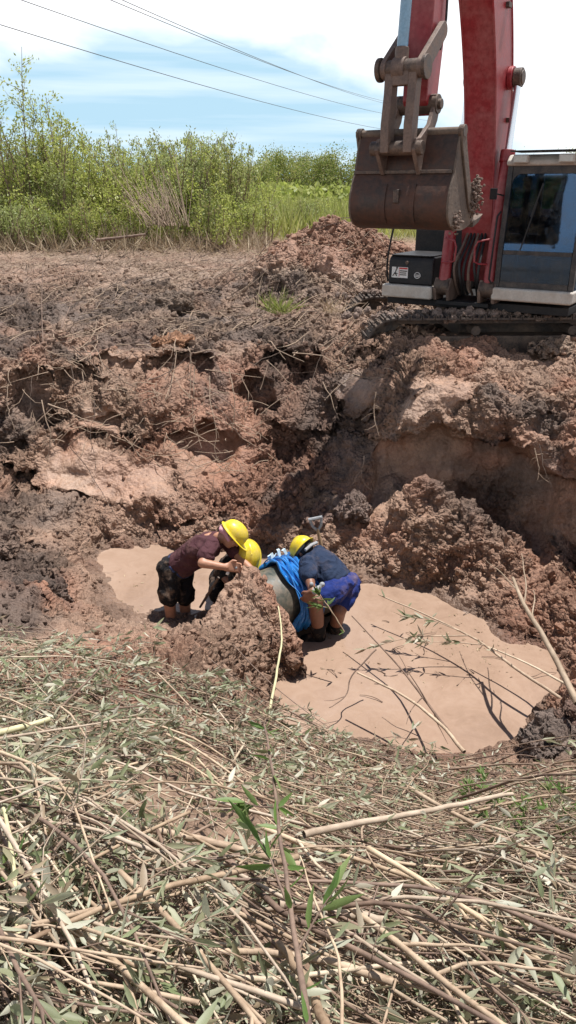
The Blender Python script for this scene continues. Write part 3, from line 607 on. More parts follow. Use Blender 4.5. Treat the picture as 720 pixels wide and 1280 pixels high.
prof = [(-1.1+2.36*t, 2.0+.45*math.sin(PI*t)**.5) for t in np.linspace(0, 1, 15)]
n = len(prof); mb.add([(x, y, z) for z in (.5, 1.45) for x, y in prof], [tuple(range(n)), tuple(range(2*n-1, n-1, -1)), (0, n, 2*n-1, n-1)]+[(i, i+1, n+i+1, n+i) for i in range(n-1)]); mb.build('counterweight', M['redpale'], EX, .03)
# cab
CX0, CX1, CF, CB, CZ0, CZ1 = .36, 1.29, -.57, .95, .56, 2.12
cab = empty('cab', (0, 0, .05)); cab.parent = EX
mb = MB(); mb.box(CX0-.01, CX1+.01, CF-.03, CB, CZ0-.0, CZ0+.15); mb.build('cab_skirt', M['white'], cab, .03)
def bar(mb, a, b, w, d):
    mb.tube([a, b], w, 6)
fz0, fz1 = .712, 2.03; ft = lambda z: CF+.02+.09*max(0, (z-1.1))/1.0      # the windscreen leans back a little
pil = MB()
for x in (CX0+.035, CX1-.035):
    prof = [(ft(z), z) for z in np.linspace(fz0, fz1, 6)]; back_ = [(ft(z)+.07, z) for z in np.linspace(fz1, fz0, 6)]
    pil.prism(prof+back_, x-.028, x+.028)
    pil.box(x-.03, x+.03, .3, .36, fz0, fz1); pil.box(x-.03, x+.03, CB-.06, CB, fz0, fz1)
    pil.box(x-.026, x+.026, CF+.1, CB-.06, 1.22, 1.28)
pil.box(CX0+.07, CX1-.07, ft(1.12)-.002, ft(1.12)+.04, 1.085, 1.13); pil.box(CX0+.07, CX1-.07, ft(.74), ft(.74)+.04, .712, .78); pil.box(CX0+.07, CX1-.07, ft(2.0), ft(2.0)+.05, 1.95, 2.03)
for sx, x in ((1, CX0+.07), (-1, CX1-.07)):     # rounded corner gussets of the screen
    for zz, sz in ((1.95, -1),):
        cc = [(x, zz)]+[(x+sx*.11*(1-math.sin(q)), zz+sz*.11*(1-math.cos(q))) for q in np.linspace(0, PI/2, 7)]
        nn = len(cc); yy = ft(zz); pil.add([(p[0], yy+.001, p[1]) for p in cc]+[(p[0], yy+.03, p[1]) for p in cc], [tuple(range(nn)), tuple(range(2*nn-1, nn-1, -1))]+[(i, (i+1) % nn, nn+(i+1) % nn, nn+i) for i in range(nn)])
M['frame'] = paint('dusty_grey_frame', (.022, .022, .024), (.2, .16, .13), .5, .45, sc=9.); pil.build('cab_frame', M['frame'], cab, .012)
mb = MB(); mb.prism([(ft(fz1)-.03, 2.03), (ft(fz1)-.04, 2.08), (ft(fz1)+.04, 2.15), (CB-.08, 2.15), (CB, 2.09), (CB, 2.03)], CX0-.01, CX1+.01); roof = mb.build('cab_roof', M['white'], cab, .035)
mb = MB(); mb.box(CX0+.05, CX1+.02, ft(fz1)-.13, ft(fz1)+.3, 2.175, 2.187); mb.build('rain_visor', M['black'], roof, .003)
mb = MB(); mb.box(CX0+.07, CX1-.07, ft(1.2), ft(1.2)+.02, .7, .71); 
mb = MB(); V = [(x, ft(z)+.02, z) for z in np.linspace(1.13, 1.95, 5) for x in (CX0+.07, CX1-.07)]; V += [(x, y+.006, z) for x, y, z in V]
mb.add(V, [(2*i, 2*i+1, 2*i+3, 2*i+2) for i in range(4)]+[(10+2*i, 12+2*i, 13+2*i, 11+2*i) for i in range(4)]+[(0, 10, 11, 1), (8, 9, 19, 18)]+[(2*i, 2*i+2, 12+2*i, 10+2*i) for i in range(4)]+[(2*i+1, 11+2*i, 13+2*i, 3+2*i) for i in range(4)]); mb.build('windscreen', M['glass'], cab)
mb = MB(); mb.box(CX0+.07, CX1-.07, CF+.03, CF+.036, .78, 1.085); mb.build('lower_window', M['glass'], cab)
for x in (CX0+.02, CX1-.02):
    mb = MB(); mb.box(x-.003, x+.003, CF+.12, .3, 1.28, 2.03); mb.box(x-.003, x+.003, .36, CB-.06, 1.28, 2.03); mb.build('side_window', M['glass'], cab)
    mb = MB(); mb.box(x-.012, x+.012, CF+.12, CB-.06, .712, 1.22); mb.build('side_panel', M['black'] if x < 1 else M['glass'], cab)
mb = MB(); mb.box(CX0+.07, CX1-.07, CB-.04, CB-.034, 1.25, 2.03); mb.build('rear_window', M['glass'], cab)
mb = MB(); mb.box(CX0+.05, CX1-.05, CB-.04, CB-.02, .71, 1.25); mb.box(CX0+.05, CX1-.05, CF+.1, CB-.05, .713, .73); mb.build('cab_floor', M['black'], cab)
mb = MB(); mb.box(.62, 1.06, .1, .56, 1.0, 1.14); mb.box(.7, .98, .16, .5, .73, 1.0); mb.build('operator_seat', M['seat'], cab, .04)
mb = MB(); mb.prism([(.5, 1.1), (.62, 1.1), (.72, 1.75), (.62, 1.78)], .64, 1.04); mb.build('seat_back', M['seat'], cab, .04)
mb = MB(); mb.box(.72, .96, .62, .72, 1.78, 1.93); mb.build('head_rest', M['seat'], cab, .03)
for x in (.55, 1.12):
    mb = MB(); mb.box(x-.07, x+.07, -.12, .4, .73, 1.12); mb.tube([(x, -.05, 1.12), (x, -.08, 1.3)], .014, 8); mb.sphere((x, -.08, 1.33), (.03, .03, .045), 10, 8); mb.build('control_console', M['black'], cab, .015)
mb = MB(); mb.box(.42, .62, -.3, -.18, 1.12, 1.3); mb.tube([(.5, -.22, .73), (.5, -.22, 1.14)], .02, 8); mb.build('monitor', M['black'], cab, .01)
for x in (.75, .9):
    mb = MB(); mb.box(x-.04, x+.04, -.28, -.2, .8, .95); mb.tube([(x, -.22, .73), (x, -.25, .85)], .012, 6); mb.tube([(x, -.24, .95), (x, -.24, 1.15)], .012, 6); mb.build('travel_pedal', M['black'], cab, .01)
mb = MB(); mb.tube([(.62, ft(1.3)+.008, 1.12), (.75, ft(1.6)+.008, 1.66)], .008, 6); mb.tube([(.7, ft(1.5)+.004, 1.5), (.79, ft(1.8)+.004, 1.85)], .01, 6); mb.build('wiper', M['rubber'], cab)
for x in (.53, 1.03):
    mb = MB(); mb.box(x-.085, x+.085, ft(fz1)-.12, ft(fz1)-.03, 2.055, 2.145); l = mb.build('work_light', M['white'], roof, .014)
    mb = MB(); mb.box(x-.07, x+.07, ft(fz1)-.126, ft(fz1)-.119, 2.068, 2.132); mb.build('lamp_lens', M['lamp'], l, .003)
mb = MB(); mb.tube([(CX0, ft(1.6), 1.72), (CX0-.08, CF-.06, 1.75)], .01, 6); mb.box(CX0-.12, CX0-.04, CF-.08, CF-.05, 1.68, 1.8); mb.build('side_mirror', M['black'], cab, .006)
mb = MB(); mb.tube([(CX0-.02, CF, .75), (CX0-.05, CF-.02, .8), (CX0-.04, CF+.03, 1.5), (CX0-.01, CF+.06, 1.55)], .012, 8); mb.build('cab_handrail', M['black'], cab, smooth=True)
mb = MB(); mb.tube([(1.2, .5, 2.13), (1.17, .45, 2.6)], .004, 5); mb.sphere((1.2, .5, 2.15), .02, 8, 6); mb.build('radio_antenna', M['rubber'], cab)
# undercarriage: the tracks lie across, so they turn back against the upper structure's swing
uc = empty('undercarriage', (.1, .62, 0)); uc.parent = EX; uc.rotation_euler = (0, 0, AX+R(2))
mb = MB(); mb.tube([(0, 0, .36), (0, 0, .47)], .55, 40); mb.box(-.7, .7, -.7, .7, .08, .34); mb.build('slew_ring', M['track'], uc, .01)
TL = 1.98; TR = .385
for sy in (-1, 1):
    y = sy*.98; tk = empty('crawler_track', (0, y, .04)); tk.parent = uc
    per = 4*TL*.86+2*PI*TR*.95; ns = 58; mb = MB(); hl = TL-TR
    total = 4*hl/1.0+2*PI*TR; total = 2*(2*hl)+2*PI*TR
    for k in range(ns):
        sd_ = (k+.5)/ns*total
        if sd_ < 2*hl: p = (-hl+sd_, TR); a = 0
        elif sd_ < 2*hl+PI*TR: q = (sd_-2*hl)/TR; p = (hl+TR*math.sin(q), TR*math.cos(q)); a = -q
        elif sd_ < 4*hl+PI*TR: p = (hl-(sd_-2*hl-PI*TR), -TR); a = PI
        else: q = (sd_-4*hl-PI*TR)/TR; p = (-hl-TR*math.sin(q), -TR*math.cos(q)); a = PI-q
        Mx = Matrix.Translation((p[0], 0, p[1])) @ Matrix.Rotation(-a, 4, 'Y'); L = total/ns*.47
        mb.box(-L, L, -.26, .26, -.035, -.012, Mx); mb.box(-L, -L+.012, -.26, .26, -.012, .022, Mx); mb.box(-.006, .006, -.26, .26, -.012, .016, Mx); mb.box(L-.012, L, -.26, .26, -.012, .012, Mx)
        mb.box(-L*1.1, L*1.1, -.1, -.06, -.1, -.035, Mx); mb.box(-L*1.1, L*1.1, .06, .1, -.1, -.035, Mx)
    mb.build('track_chain', M['track'], tk)
    mb = MB(); mb.box(-hl, hl, -.13, .13, -.1, .14); mb.build('track_frame', M['steel'], tk, .02)
    for k in range(6):
        x = -hl+.25+k*(2*hl-.5)/5; mb = MB(); mb.tube([(x, -.17, -.2), (x, .17, -.2)], .085, 18); mb.build('track_roller', M['track'], tk, .01)
    for x in (-.6, .6):
        mb = MB(); mb.tube([(x, -.15, .2), (x, .15, .2)], .06, 14); mb.build('carrier_roller', M['track'], tk, .01)
    for x, nm in ((-hl, 'idler_wheel'), (hl, 'drive_sprocket')):
        mb = MB(); mb.tube([(x, -.06, 0), (x, .06, 0)], TR-.1, 30); mb.tube([(x, -.18, 0), (x, .18, 0)], .12, 20); mb.build(nm, M['track'], tk, .01)
    lumps((0, 0, TR+.0), 420, 1.3, .045, 30+sy, (1.25, .16, .03)).build('caked_mud', M['drymud'], tk)['kind'] = 'stuff'
# ------------------------------------------------------------------ pipe and its blue wrap
print('pipe, people')
PC = Vector((.0, 5.66, -1.33)); PD = Vector((.8, .6, .02)).normalized(); PR = .275
pu = Vector((0, 0, 1)); pv = PD.cross(pu).normalized()        # pv points to the near side
def ring(a, t, r): return PC+PD*t+(pu*math.sin(a)+pv*math.cos(a))*r
mb = MB(); n = 40; ts = list(np.linspace(-.42, .42, 12)); V = [ring(2*PI*k/n, t, PR) for t in ts for k in range(n)]+[ring(2*PI*k/n, t, PR-.03) for t in ts for k in range(n)]; nt_ = len(ts)
mb.add(V, [(i*n+k, i*n+(k+1) % n, (i+1)*n+(k+1) % n, (i+1)*n+k) for i in range(nt_-1) for k in range(n)]+[(nt_*n+i*n+k, nt_*n+(i+1)*n+k, nt_*n+(i+1)*n+(k+1) % n, nt_*n+i*n+(k+1) % n) for i in range(nt_-1) for k in range(n)]
       +[((nt_-1)*n+k, (nt_-1)*n+(k+1) % n, nt_*n+(nt_-1)*n+(k+1) % n, nt_*n+(nt_-1)*n+k) for k in range(n)])
o = mb.build('buried_pipe', M['pipe'], smooth=True, recalc=False); tag(o, 'dark muddy large pipe laid bare where it leaves the earth mound', 'pipe')
mb = MB(); mb.add([ring(2*PI*k/n, t, PR+.022) for t in (.3, .42) for k in range(n)]+[ring(2*PI*k/n, t, PR) for t in (.3, .42) for k in range(n)], [(k, (k+1) % n, n+(k+1) % n, n+k) for k in range(n)]+[(k, 2*n+k, 2*n+(k+1) % n, (k+1) % n) for k in range(n)]+[(n+k, n+(k+1) % n, 3*n+(k+1) % n, 3*n+k) for k in range(n)])
mb.build('pipe_collar', M['black'], o, recalc=True, smooth=True)
wrap = empty('blue_plastic_wrap', PC); tag(wrap, 'bright blue ribbed plastic wrapped over the top of the muddy pipe', 'plastic sheet')
W2 = Matrix.Translation(-PC)
mb = MB(); na_, nt2 = 110, 40; V = []
for j in range(nt2):
    t = -.13+.3*j/(nt2-1)
    for i in range(na_):
        a = -.75+(PI+1.05)*i/(na_-1); q = (i/(na_-1))
        wz = .013*math.sin(j*1.05+1.2*math.sin(a*2))+.008*math.sin(j*.5+a*5)+.005*math.sin(a*13+j*.3)+.018*abs(math.sin(a*2.1+1+j*.05))
        V.append(W2 @ (ring(a, t+.03*math.sin(a*4)+.06*(q-.3), PR+.028+wz+.02*(q > .9))))
mb.add(V, [(j*na_+i, j*na_+i+1, (j+1)*na_+i+1, (j+1)*na_+i) for j in range(nt2-1) for i in range(na_-1)])
o = mb.build('wrap_sheet', M['bluewrap'], wrap, smooth=True, recalc=False); md = o.modifiers.new('t', 'SOLIDIFY'); md.thickness = .006
for k in range(5):                # separate ribs and loose ends
    mb = MB(); t = -.12+.03*k+.035*(k % 2); a1 = PI+.25+.12*math.sin(k*2.1)
    pts = [W2 @ ring(a, t+.05*(a/PI), PR+.058+.008*math.sin(a*7+k)) for a in np.linspace(-.3, a1-.6, 26)]
    e = W2 @ ring(a1-.3, t, PR+.07); pts += [e+Vector((-.05-.02*k % .07, .04, .03)), e+Vector((-.12, .08, .05-.01*k))]
    mb.tube(pts, .006+.002*(k % 3), 6); mb.build('blue_strap', M['bluewrap'], wrap, smooth=True)
rr = np.random.default_rng(5)
for k in range(8):
    mb = MB(); a = PI*.62+rr.uniform(-.3, .5); p = W2 @ ring(a, rr.uniform(-.05, .1), PR+.06); q = Vector(rr.normal(0, .03, 3)); q.z = abs(q.z)+.01
    d = q.normalized().orthogonal()*.01; m_ = p+q*.6+Vector((0, 0, .02)); mb.add([p-d, p+d, m_+d*1.3, m_-d*1.3, p+q+d, p+q-d], [(0, 1, 2, 3), (3, 2, 4, 5)]); x = mb.build('plastic_shred', M['clear'], wrap, recalc=False); md = x.modifiers.new('t', 'SOLIDIFY'); md.thickness = .003
# ------------------------------------------------------------------ people: overlapping tapered limbs fused into one skin
def cap(mb, a, b, ra, rb, n=14, flat=False):
    a = Vector(a); b = Vector(b); d = (b-a); L = d.length; d.normalize(); pts = []; rad = []
    if not flat:
        for q in (80, 60, 35): pts.append(a-d*ra*math.sin(R(q))); rad.append(ra*math.cos(R(q)))
    for k in range(5): pts.append(a.lerp(b, k/4)); rad.append(ra+(rb-ra)*k/4)
    if not flat:
        for q in (35, 60, 80): pts.append(b+d*rb*math.sin(R(q))); rad.append(rb*math.cos(R(q)))
    mb.tube(pts, rad, n)
def oval(mb, a, b, w, dpt, side, n=18):
    """torso segment with elliptical sections: lists of widths and depths from a to b; side = vector across the shoulders"""
    a = Vector(a); b = Vector(b); t = (b-a).normalized(); u = (Vector(side)-t*Vector(side).dot(t)).normalized(); v = t.cross(u); V = []; m = len(w)
    for i in range(m):
        p = a.lerp(b, i/(m-1))
        for k in range(n): q = 2*PI*k/n; V.append(p+u*math.cos(q)*w[i]+v*math.sin(q)*dpt[i])
    mb.add(V, [(i*n+k, i*n+(k+1) % n, (i+1)*n+(k+1) % n, (i+1)*n+k) for i in range(m-1) for k in range(n)]+[tuple(range(n-1, -1, -1)), tuple((m-1)*n+k for k in range(n))])
def fuse(mb, name, mat, parent, voxel=.008, smooth=4, fold=0., seed=0, inv=None):
    o = mb.build('tmp', mat, None); r = o.modifiers.new('r', 'REMESH'); r.mode = 'VOXEL'; r.voxel_size = voxel; r.use_smooth_shade = True
    s_ = o.modifiers.new('s', 'SMOOTH'); s_.iterations = smooth; s_.factor = .5
    dg = bpy.context.evaluated_depsgraph_get(); me = bpy.data.meshes.new_from_object(o.evaluated_get(dg)); old = o.data
    bpy.data.objects.remove(o); bpy.data.meshes.remove(old); me.name = name
    n = len(me.vertices); V = np.empty(n*3, np.float32); me.vertices.foreach_get('co', V); V = V.reshape(-1, 3)
    if fold:
        N_ = np.empty(n*3, np.float32); me.vertices.foreach_get('normal', N_); N_ = N_.reshape(-1, 3)
        f = 1-2*np.abs(vnoise(V*np.array((1, 1, 1.6))+vnoise(V, 6, seed)[:, None]*.12, 8., seed+2)); V = V+N_*(f*fold)[:, None]+N_*(vnoise(V, 22, seed+5)*fold*.35)[:, None]
    if parent is not None: V = V-np.array(parent.location, np.float32)
    me.vertices.foreach_set('co', np.ascontiguousarray(V, np.float32).ravel()); me.update()
    if not me.materials: me.materials.append(mat)
    me.polygons.foreach_set('use_smooth', [True]*len(me.polygons))
    return link(name, me, parent)
def hand(mb, wrist, tip, across, curl=.6, side=1):
    """palm from wrist towards tip, fingers bending towards the palm normal, thumb leaving the side near the wrist"""
    wrist = Vector(wrist); d = (Vector(tip)-wrist).normalized(); u = (Vector(across)-d*Vector(across).dot(d)).normalized(); nrm = d.cross(u)*side
    for k in range(4):
        o_ = u*(.03-.02*k); cap(mb, wrist+o_*.6, wrist+d*.08+o_, .017, .014, 8)
        L = (.036, .042, .039, .03)[k]; p0 = wrist+d*.085+o_*1.12; q = curl
        d1 = (d*math.cos(q)+nrm*math.sin(q)); p1 = p0+d1*L; d2 = (d*math.cos(q*2)+nrm*math.sin(q*2)); p2 = p1+d2*L*.75; d3 = (d*math.cos(q*2.7)+nrm*math.sin(q*2.7)); p3 = p2+d3*L*.55
        cap(mb, p0, p1, .0098, .009, 8); cap(mb, p1, p2, .009, .0084, 8); cap(mb, p2, p3, .0084, .0075, 8)
    t0 = wrist+d*.025+u*.028; t1 = t0+(u*.7+d*.7+nrm*.25).normalized()*.04; t2 = t1+(d*.9+nrm*.45).normalized()*.032
    cap(mb, t0, t1, .013, .0115, 8); cap(mb, t1, t2, .0115, .009, 8)
def head(mb, c, up, fwd, neck, k=.86):
    c = Vector(c); up = Vector(up).normalized(); fwd = (Vector(fwd)-up*Vector(fwd).dot(up)).normalized(); rt = fwd.cross(up)
    Mx = Matrix((rt*k, fwd*k, up*k)).transposed(); u_, f_, r_ = up*k, fwd*k, rt*k
    mb.sphere(c+u_*.025-f_*.01, (.074, .095, .09), 20, 14, Mx); mb.sphere(c-u_*.05+f_*.025, (.055, .066, .062), 16, 10, Mx); mb.sphere(c-u_*.088+f_*.062, (.025, .02, .02), 10, 8, Mx)
    cap(mb, c+f_*.088+u_*.015, c+f_*.108-u_*.022, .008, .013, 8); cap(mb, c+f_*.088-u_*.05+r_*.018, c+f_*.088-u_*.05-r_*.018, .0075, .0075, 8)
    cap(mb, c+f_*.08+u_*.034+r_*.04, c+f_*.08+u_*.034-r_*.04, .011, .011, 8)
    for s_ in (-1, 1): mb.sphere(c+r_*.078*s_-f_*.005, (.012, .02, .033), 8, 8, Mx); mb.sphere(c+f_*.068-u_*.02+r_*.036*s_, (.022, .02, .022), 8, 8, Mx)
    cap(mb, neck, c-u_*.04-f_*.02, .05, .048, 14)
    return c, u_, f_, r_, Mx
def eyes(hd, P):
    c, up, fwd, rt, Mx = hd
    for s_ in (-1, 1):
        mb = MB(); mb.sphere(c+fwd*.083+up*.008+rt*.03*s_-P.location, (.012, .009, .008), 10, 8, Mx); mb.build('eye', M['decal'], P, smooth=True)
def hard_hat(hd, name, label, tilt=0., parent_loc=None, lift=.0, turn=1):
    c, up, fwd, rt, Mx = hd
    up2 = (up*math.cos(tilt)+fwd*math.sin(tilt)).normalized(); fw2 = rt.cross(up2)*-1
    if fw2.dot(fwd) < 0: fw2 = -fw2
    fw2 *= turn; rt2 = fw2.cross(up2); rt2.normalize(); A = Matrix((rt2*.84, fw2.normalized()*.84, up2.normalized()*.84)).transposed(); o = empty(name, c+up2.normalized()*(.03+lift)); tag(o, label, 'hard hat', 'yellow hard hats of the workers')
    mb = MB(); nu, nv = 40, 14; V = []
    for j in range(nv+1):
        th = PI/2*j/nv
        for i in range(nu):
            a = 2*PI*i/nu; rx, ry, rz = .122, .145, .125; st = math.sin(th); ridge = 1+.03*math.exp(-(math.sin(a-PI/2*0)*0+math.cos(a))**2/.02)*math.cos(th)*0
            x, y = math.cos(a)*rx*st, math.sin(a)*ry*st; z = rz*math.cos(th)**.85+.01*math.exp(-(x/.018)**2)*(st < .93)
            V.append(A @ Vector((x, y, z)))
    brim = []
    for a, dd, dz in ((1, .012, -.004), (2, .03, -.006), (3, .03, -.012)):
        for i in range(nu):
            q = 2*PI*i/nu; f = max(0, math.sin(q))**2; k = dd*(.7+1.3*f); brim.append(A @ Vector((math.cos(q)*(.122+k), math.sin(q)*(.145+k*1.1), dz-.008*f)))
    V += brim; rows = nv+4
    mb.add(V, [(j*nu+i, (j+1)*nu+i, (j+1)*nu+(i+1) % nu, j*nu+(i+1) % nu) for j in range(rows-1) for i in range(nu)])
    sh = mb.build('helmet_shell', M['helmet'], o, smooth=True, recalc=False, angle=70); md = sh.modifiers.new('t', 'SOLIDIFY'); md.thickness = .004; md.offset = -1
    mb = MB(); V = [A @ Vector((math.cos(2*PI*i/32)*.1, math.sin(2*PI*i/32)*.122, z)) for z in (-.025, .02) for i in range(32)]
    mb.add(V, [(i, (i+1) % 32, 32+(i+1) % 32, 32+i) for i in range(32)]); hb = mb.build('head_band', M['helmetin'], o, smooth=True); md = hb.modifiers.new('t', 'SOLIDIFY'); md.thickness = .006
    return o
def person(loc, label):
    P = empty('person', loc); tag(P, label, 'person', 'workers in the pit'); return P
# --- worker in maroon shirt (left)
A = person(Q(222, 770, 6.8), 'worker in maroon T-shirt and black shorts bending right beside the mound')
hipL, hipR = Q(212, 710, 6.55), Q(226, 712, 6.72); hc = (hipL+hipR)/2; nk = Q(273, 672, 6.38); shN, shF = Q(262, 684, 6.28), Q(286, 678, 6.55)
kN, kF = Q(211, 746, 6.58), Q(231, 745, 6.72); aN, aF = Q(216, 792, 6.72), Q(232, 785, 6.85)
side = (shN-shF); b = MB()
oval(b, hc, nk-(nk-hc)*.08, [.13, .145, .14, .135, .15, .15, .075], [.09, .105, .1, .1, .11, .1, .08], side)
for h, k_, a_ in ((hipL, kN, aN), (hipR, kF, aF)): cap(b, h, k_, .088, .058); cap(b, k_, a_, .056, .04); cap(b, a_, a_+Vector((.1, -.03, -.02)), .04, .035)
eN, wN, hN = Q(253, 704, 6.16), Q(282, 709, 6.14), Q(290, 709, 6.16)
eF, wF, hF = Q(302, 701, 6.42), Q(322, 719, 6.3), Q(331, 722, 6.28)
cap(b, shN, eN, .05, .04); cap(b, eN, wN, .041, .027); cap(b, shF, eF, .05, .038); cap(b, eF, wF, .038, .027)
hd = head(b, Q(289, 670, 6.34), Vector((.72, .1, .62)), Vector((.5, -.15, -.75)), nk)
hb_ = MB(); hb_.v = b.v; hb_.f = b.f
hand(b, wN, hN, Vector((0, .3, 1)), .75, 1); hand(b, wF, hF, Vector((-.3, -.9, 0)), .25, 1)
fuse(b, 'body', M['skin'], A, .0075, 3)
s_ = MB(); tb_ = hc+(nk-hc)*.06
oval(s_, tb_, nk-(nk-hc)*.05, [.15, .158, .155, .155, .17, .185, .17, .09], [.112, .12, .118, .118, .125, .118, .1, .07], side)
cap(s_, shN+(nk-shN)*.2, shN.lerp(eN, .5), .07, .068, flat=False); cap(s_, shF+(nk-shF)*.2, shF.lerp(eF, .5), .07, .066)
fuse(s_, 't_shirt', M['maroon'], A, .009, 2, .013, 3)
s_ = MB(); oval(s_, hc-(nk-hc)*.16, hc+(nk-hc)*.17, [.12, .15, .162, .158], [.1, .12, .125, .12], side)
for h, k_ in ((hipL, kN), (hipR, kF)): cap(s_, h, h.lerp(k_, .98), .108, .086, flat=False)
fuse(s_, 'shorts', M['blackcloth'], A, .009, 2, .013, 9)
m_ = MB(); oval(m_, hc+(nk-hc)*.1, hc+(nk-hc)*.17, [.166, .166], [.13, .13], side); fuse(m_, 'belt', M['blueband'], A, .01, 2)
c, up, fwd, rt, Mx = hd
m_ = MB(); m_.sphere(c+up*.02-fwd*.02, (.084, .1, .06), 18, 12, Mx); fuse(m_, 'hair', M['blueband'], A, .008, 2)
m_ = MB(); cap(m_, c-fwd*.1-up*.01+rt*.05, c-fwd*.1-up*.01-rt*.05, .036, .036); cap(m_, c-fwd*.09+rt*.06, c-fwd*.0+rt*.085-up*.02, .03, .018); cap(m_, c-fwd*.09-rt*.06, c-rt*.085-up*.02, .03, .018); fuse(m_, 'head_cloth', M['pink'], A, .008, 3, .004)
eyes(hd, A)
hard_hat(hd, 'hard_hat', 'yellow hard hat over pink cloth, on the worker in the maroon shirt', 0., lift=.0)
# tool in his hand and the dark bar
def put(o, p): o.location = p
t = empty('power_tool', hN+Vector((0, .01, -.03))); t.scale = (.62, .62, .62); tag(t, 'small grey and white muddy power tool in the hands of the maroon-shirted worker', 'tool')
L = lambda *v: Vector(v)
mb = MB(); mb.tube([L(-.06, 0, .03), L(-.03, 0, .035), L(.08, .01, .03), L(.11, .01, .028)], [.03, .036, .034, .02], 16); mb.build('tool_body', M['greycloth'], t, smooth=True)
mb = MB(); mb.tube([L(-.01, 0, .02), L(-.02, 0, -.1)], [.02, .018], 12); mb.box(-.055, .02, -.03, .03, -.15, -.1); mb.build('tool_handle', M['black'], t, .006)
mb = MB(); mb.tube([L(.11, .01, .028), L(.17, .01, .026)], [.016, .012], 12); mb.build('tool_chuck', M['chrome'], t, smooth=True)
mb = MB(); mb.tube([L(-.075, -.02, -.03), L(-.04, -.03, -.04)], .026, 12); mb.build('white_knob', M['decal'], t, .004)
bar_ = MB(); p0, p1 = Q(273, 722, 6.2), Q(250, 759, 6.5); bar_.tube([p0, p0.lerp(p1, .5), p1], [.011, .012, .01], 8); o = bar_.build('steel_bar', M['steel'], smooth=True); tag(o, 'thin dark steel bar slanting down into the water from the crouching workers', 'bar')
# --- worker behind (dark clothes)
B = person(Q(288, 745, 7.0), 'worker in dark clothes crouching behind the maroon-shirted worker, helmet towards us')
hL, hR = Q(276, 722, 7.0), Q(294, 722, 7.05); hc = (hL+hR)/2; nk = Q(302, 700, 6.62); s1, s2 = Q(288, 704, 6.58), Q(314, 704, 6.7); side = s1-s2
b = MB(); oval(b, hc, nk, [.13, .145, .14, .15, .15, .075], [.1, .105, .1, .11, .1, .08], side)
for h, k_, a_ in ((hL, Q(272, 742, 6.75), Q(274, 765, 7.0)), (hR, Q(296, 740, 6.7), Q(298, 765, 6.95))): cap(b, h, k_, .088, .058); cap(b, k_, a_, .056, .04)
e1, w1, h1 = Q(282, 722, 6.4), Q(291, 735, 6.3), Q(295, 740, 6.27); e2, w2, h2 = Q(318, 716, 6.5), Q(314, 728, 6.3), Q(313, 735, 6.26)
cap(b, s1, e1, .05, .04); cap(b, e1, w1, .04, .028); cap(b, s2, e2, .05, .04); cap(b, e2, w2, .04, .028)
hd = head(b, Q(309, 694, 6.52), Vector((.25, -.62, .45)), Vector((.1, -.5, -.8)), nk)
hand(b, w1, h1, Vector((1, 0, 0)), .5, 1); hand(b, w2, h2, Vector((1, 0, 0)), .5, 1)
fuse(b, 'body', M['skin2'], B, .008, 3)
s_ = MB(); oval(s_, hc, nk, [.15, .16, .158, .165, .18, .12], [.115, .12, .118, .125, .115, .08], side); cap(s_, s1, s1.lerp(e1, .9), .068, .055); cap(s_, s2, s2.lerp(e2, .4), .068, .06)
fuse(s_, 't_shirt', M['blackcloth'], B, .009, 3, .007, 4)
s_ = MB(); oval(s_, hc-(nk-hc)*.2, hc+(nk-hc)*.15, [.12, .155, .16], [.1, .12, .12], side)
for h, k_ in ((hL, Q(272, 742, 6.75)), (hR, Q(296, 740, 6.7))): cap(s_, h, k_, .105, .08)
fuse(s_, 'shorts', M['blackcloth'], B, .009, 3, .007, 5)
c, up, fwd, rt, Mx = hd
m_ = MB(); m_.sphere(c+up*.0-fwd*.035, (.086, .09, .085), 16, 12, Mx); fuse(m_, 'head_cloth', M['greycloth'], B, .008, 2, .004)
m_ = MB(); m_.sphere(c+up*.035, (.08, .1, .06), 16, 12, Mx); fuse(m_, 'hair', M['hair'], B, .008, 2); eyes(hd, B)
hard_hat(hd, 'hard_hat', 'yellow hard hat seen from above, on the crouching worker behind', .1)
# --- worker in navy shirt and blue shorts (right)
C_ = person(Q(405, 792, 6.5), 'worker in navy T-shirt and royal blue shorts stooping left over the pipe')
hL, hR = Q(420, 737, 6.22), Q(436, 731, 6.4); hc = (hL+hR)/2; nk = Q(388, 694, 6.42); s1, s2 = Q(384, 708, 6.22), Q(403, 692, 6.6); side = s1-s2
kL, kR = Q(394, 752, 6.12), Q(424, 763, 6.3); aL, aR = Q(399, 797, 6.35), Q(417, 790, 6.48)
b = MB(); oval(b, hc, nk, [.135, .15, .145, .14, .155, .15, .075], [.1, .11, .11, .11, .12, .105, .08], side)
for h, k_, a_ in ((hL, kL, aL), (hR, kR, aR)): cap(b, h, k_, .088, .062); cap(b, k_, k_.lerp(a_, .4), .06, .06); cap(b, k_.lerp(a_, .4), a_, .06, .04)
e1, w1, h1 = Q(388, 729, 6.1), Q(391, 740, 6.02), Q(390, 746, 6.05); e2, w2, h2 = Q(386, 722, 6.6), Q(374, 738, 6.5), Q(370, 744, 6.45)
cap(b, s1, e1, .051, .04); cap(b, e1, w1, .04, .028); cap(b, s2, e2, .05, .04); cap(b, e2, w2, .04, .028)
hd = head(b, Q(381, 689, 6.45), Vector((-.5, .35, .62)), Vector((-.55, .5, -.6)), nk)
hand(b, w1, Q(384, 748, 6.05), Vector((0, 0, 1)), .5, 1); hand(b, w2, h2, Vector((0, 0, 1)), .5, 1)
fuse(b, 'body', M['skin2'], C_, .0075, 3)
s_ = MB(); oval(s_, hc+(nk-hc)*.1, nk+(nk-hc)*.02, [.165, .17, .165, .17, .18, .19, .165, .09], [.125, .13, .13, .135, .138, .125, .1, .07], side)
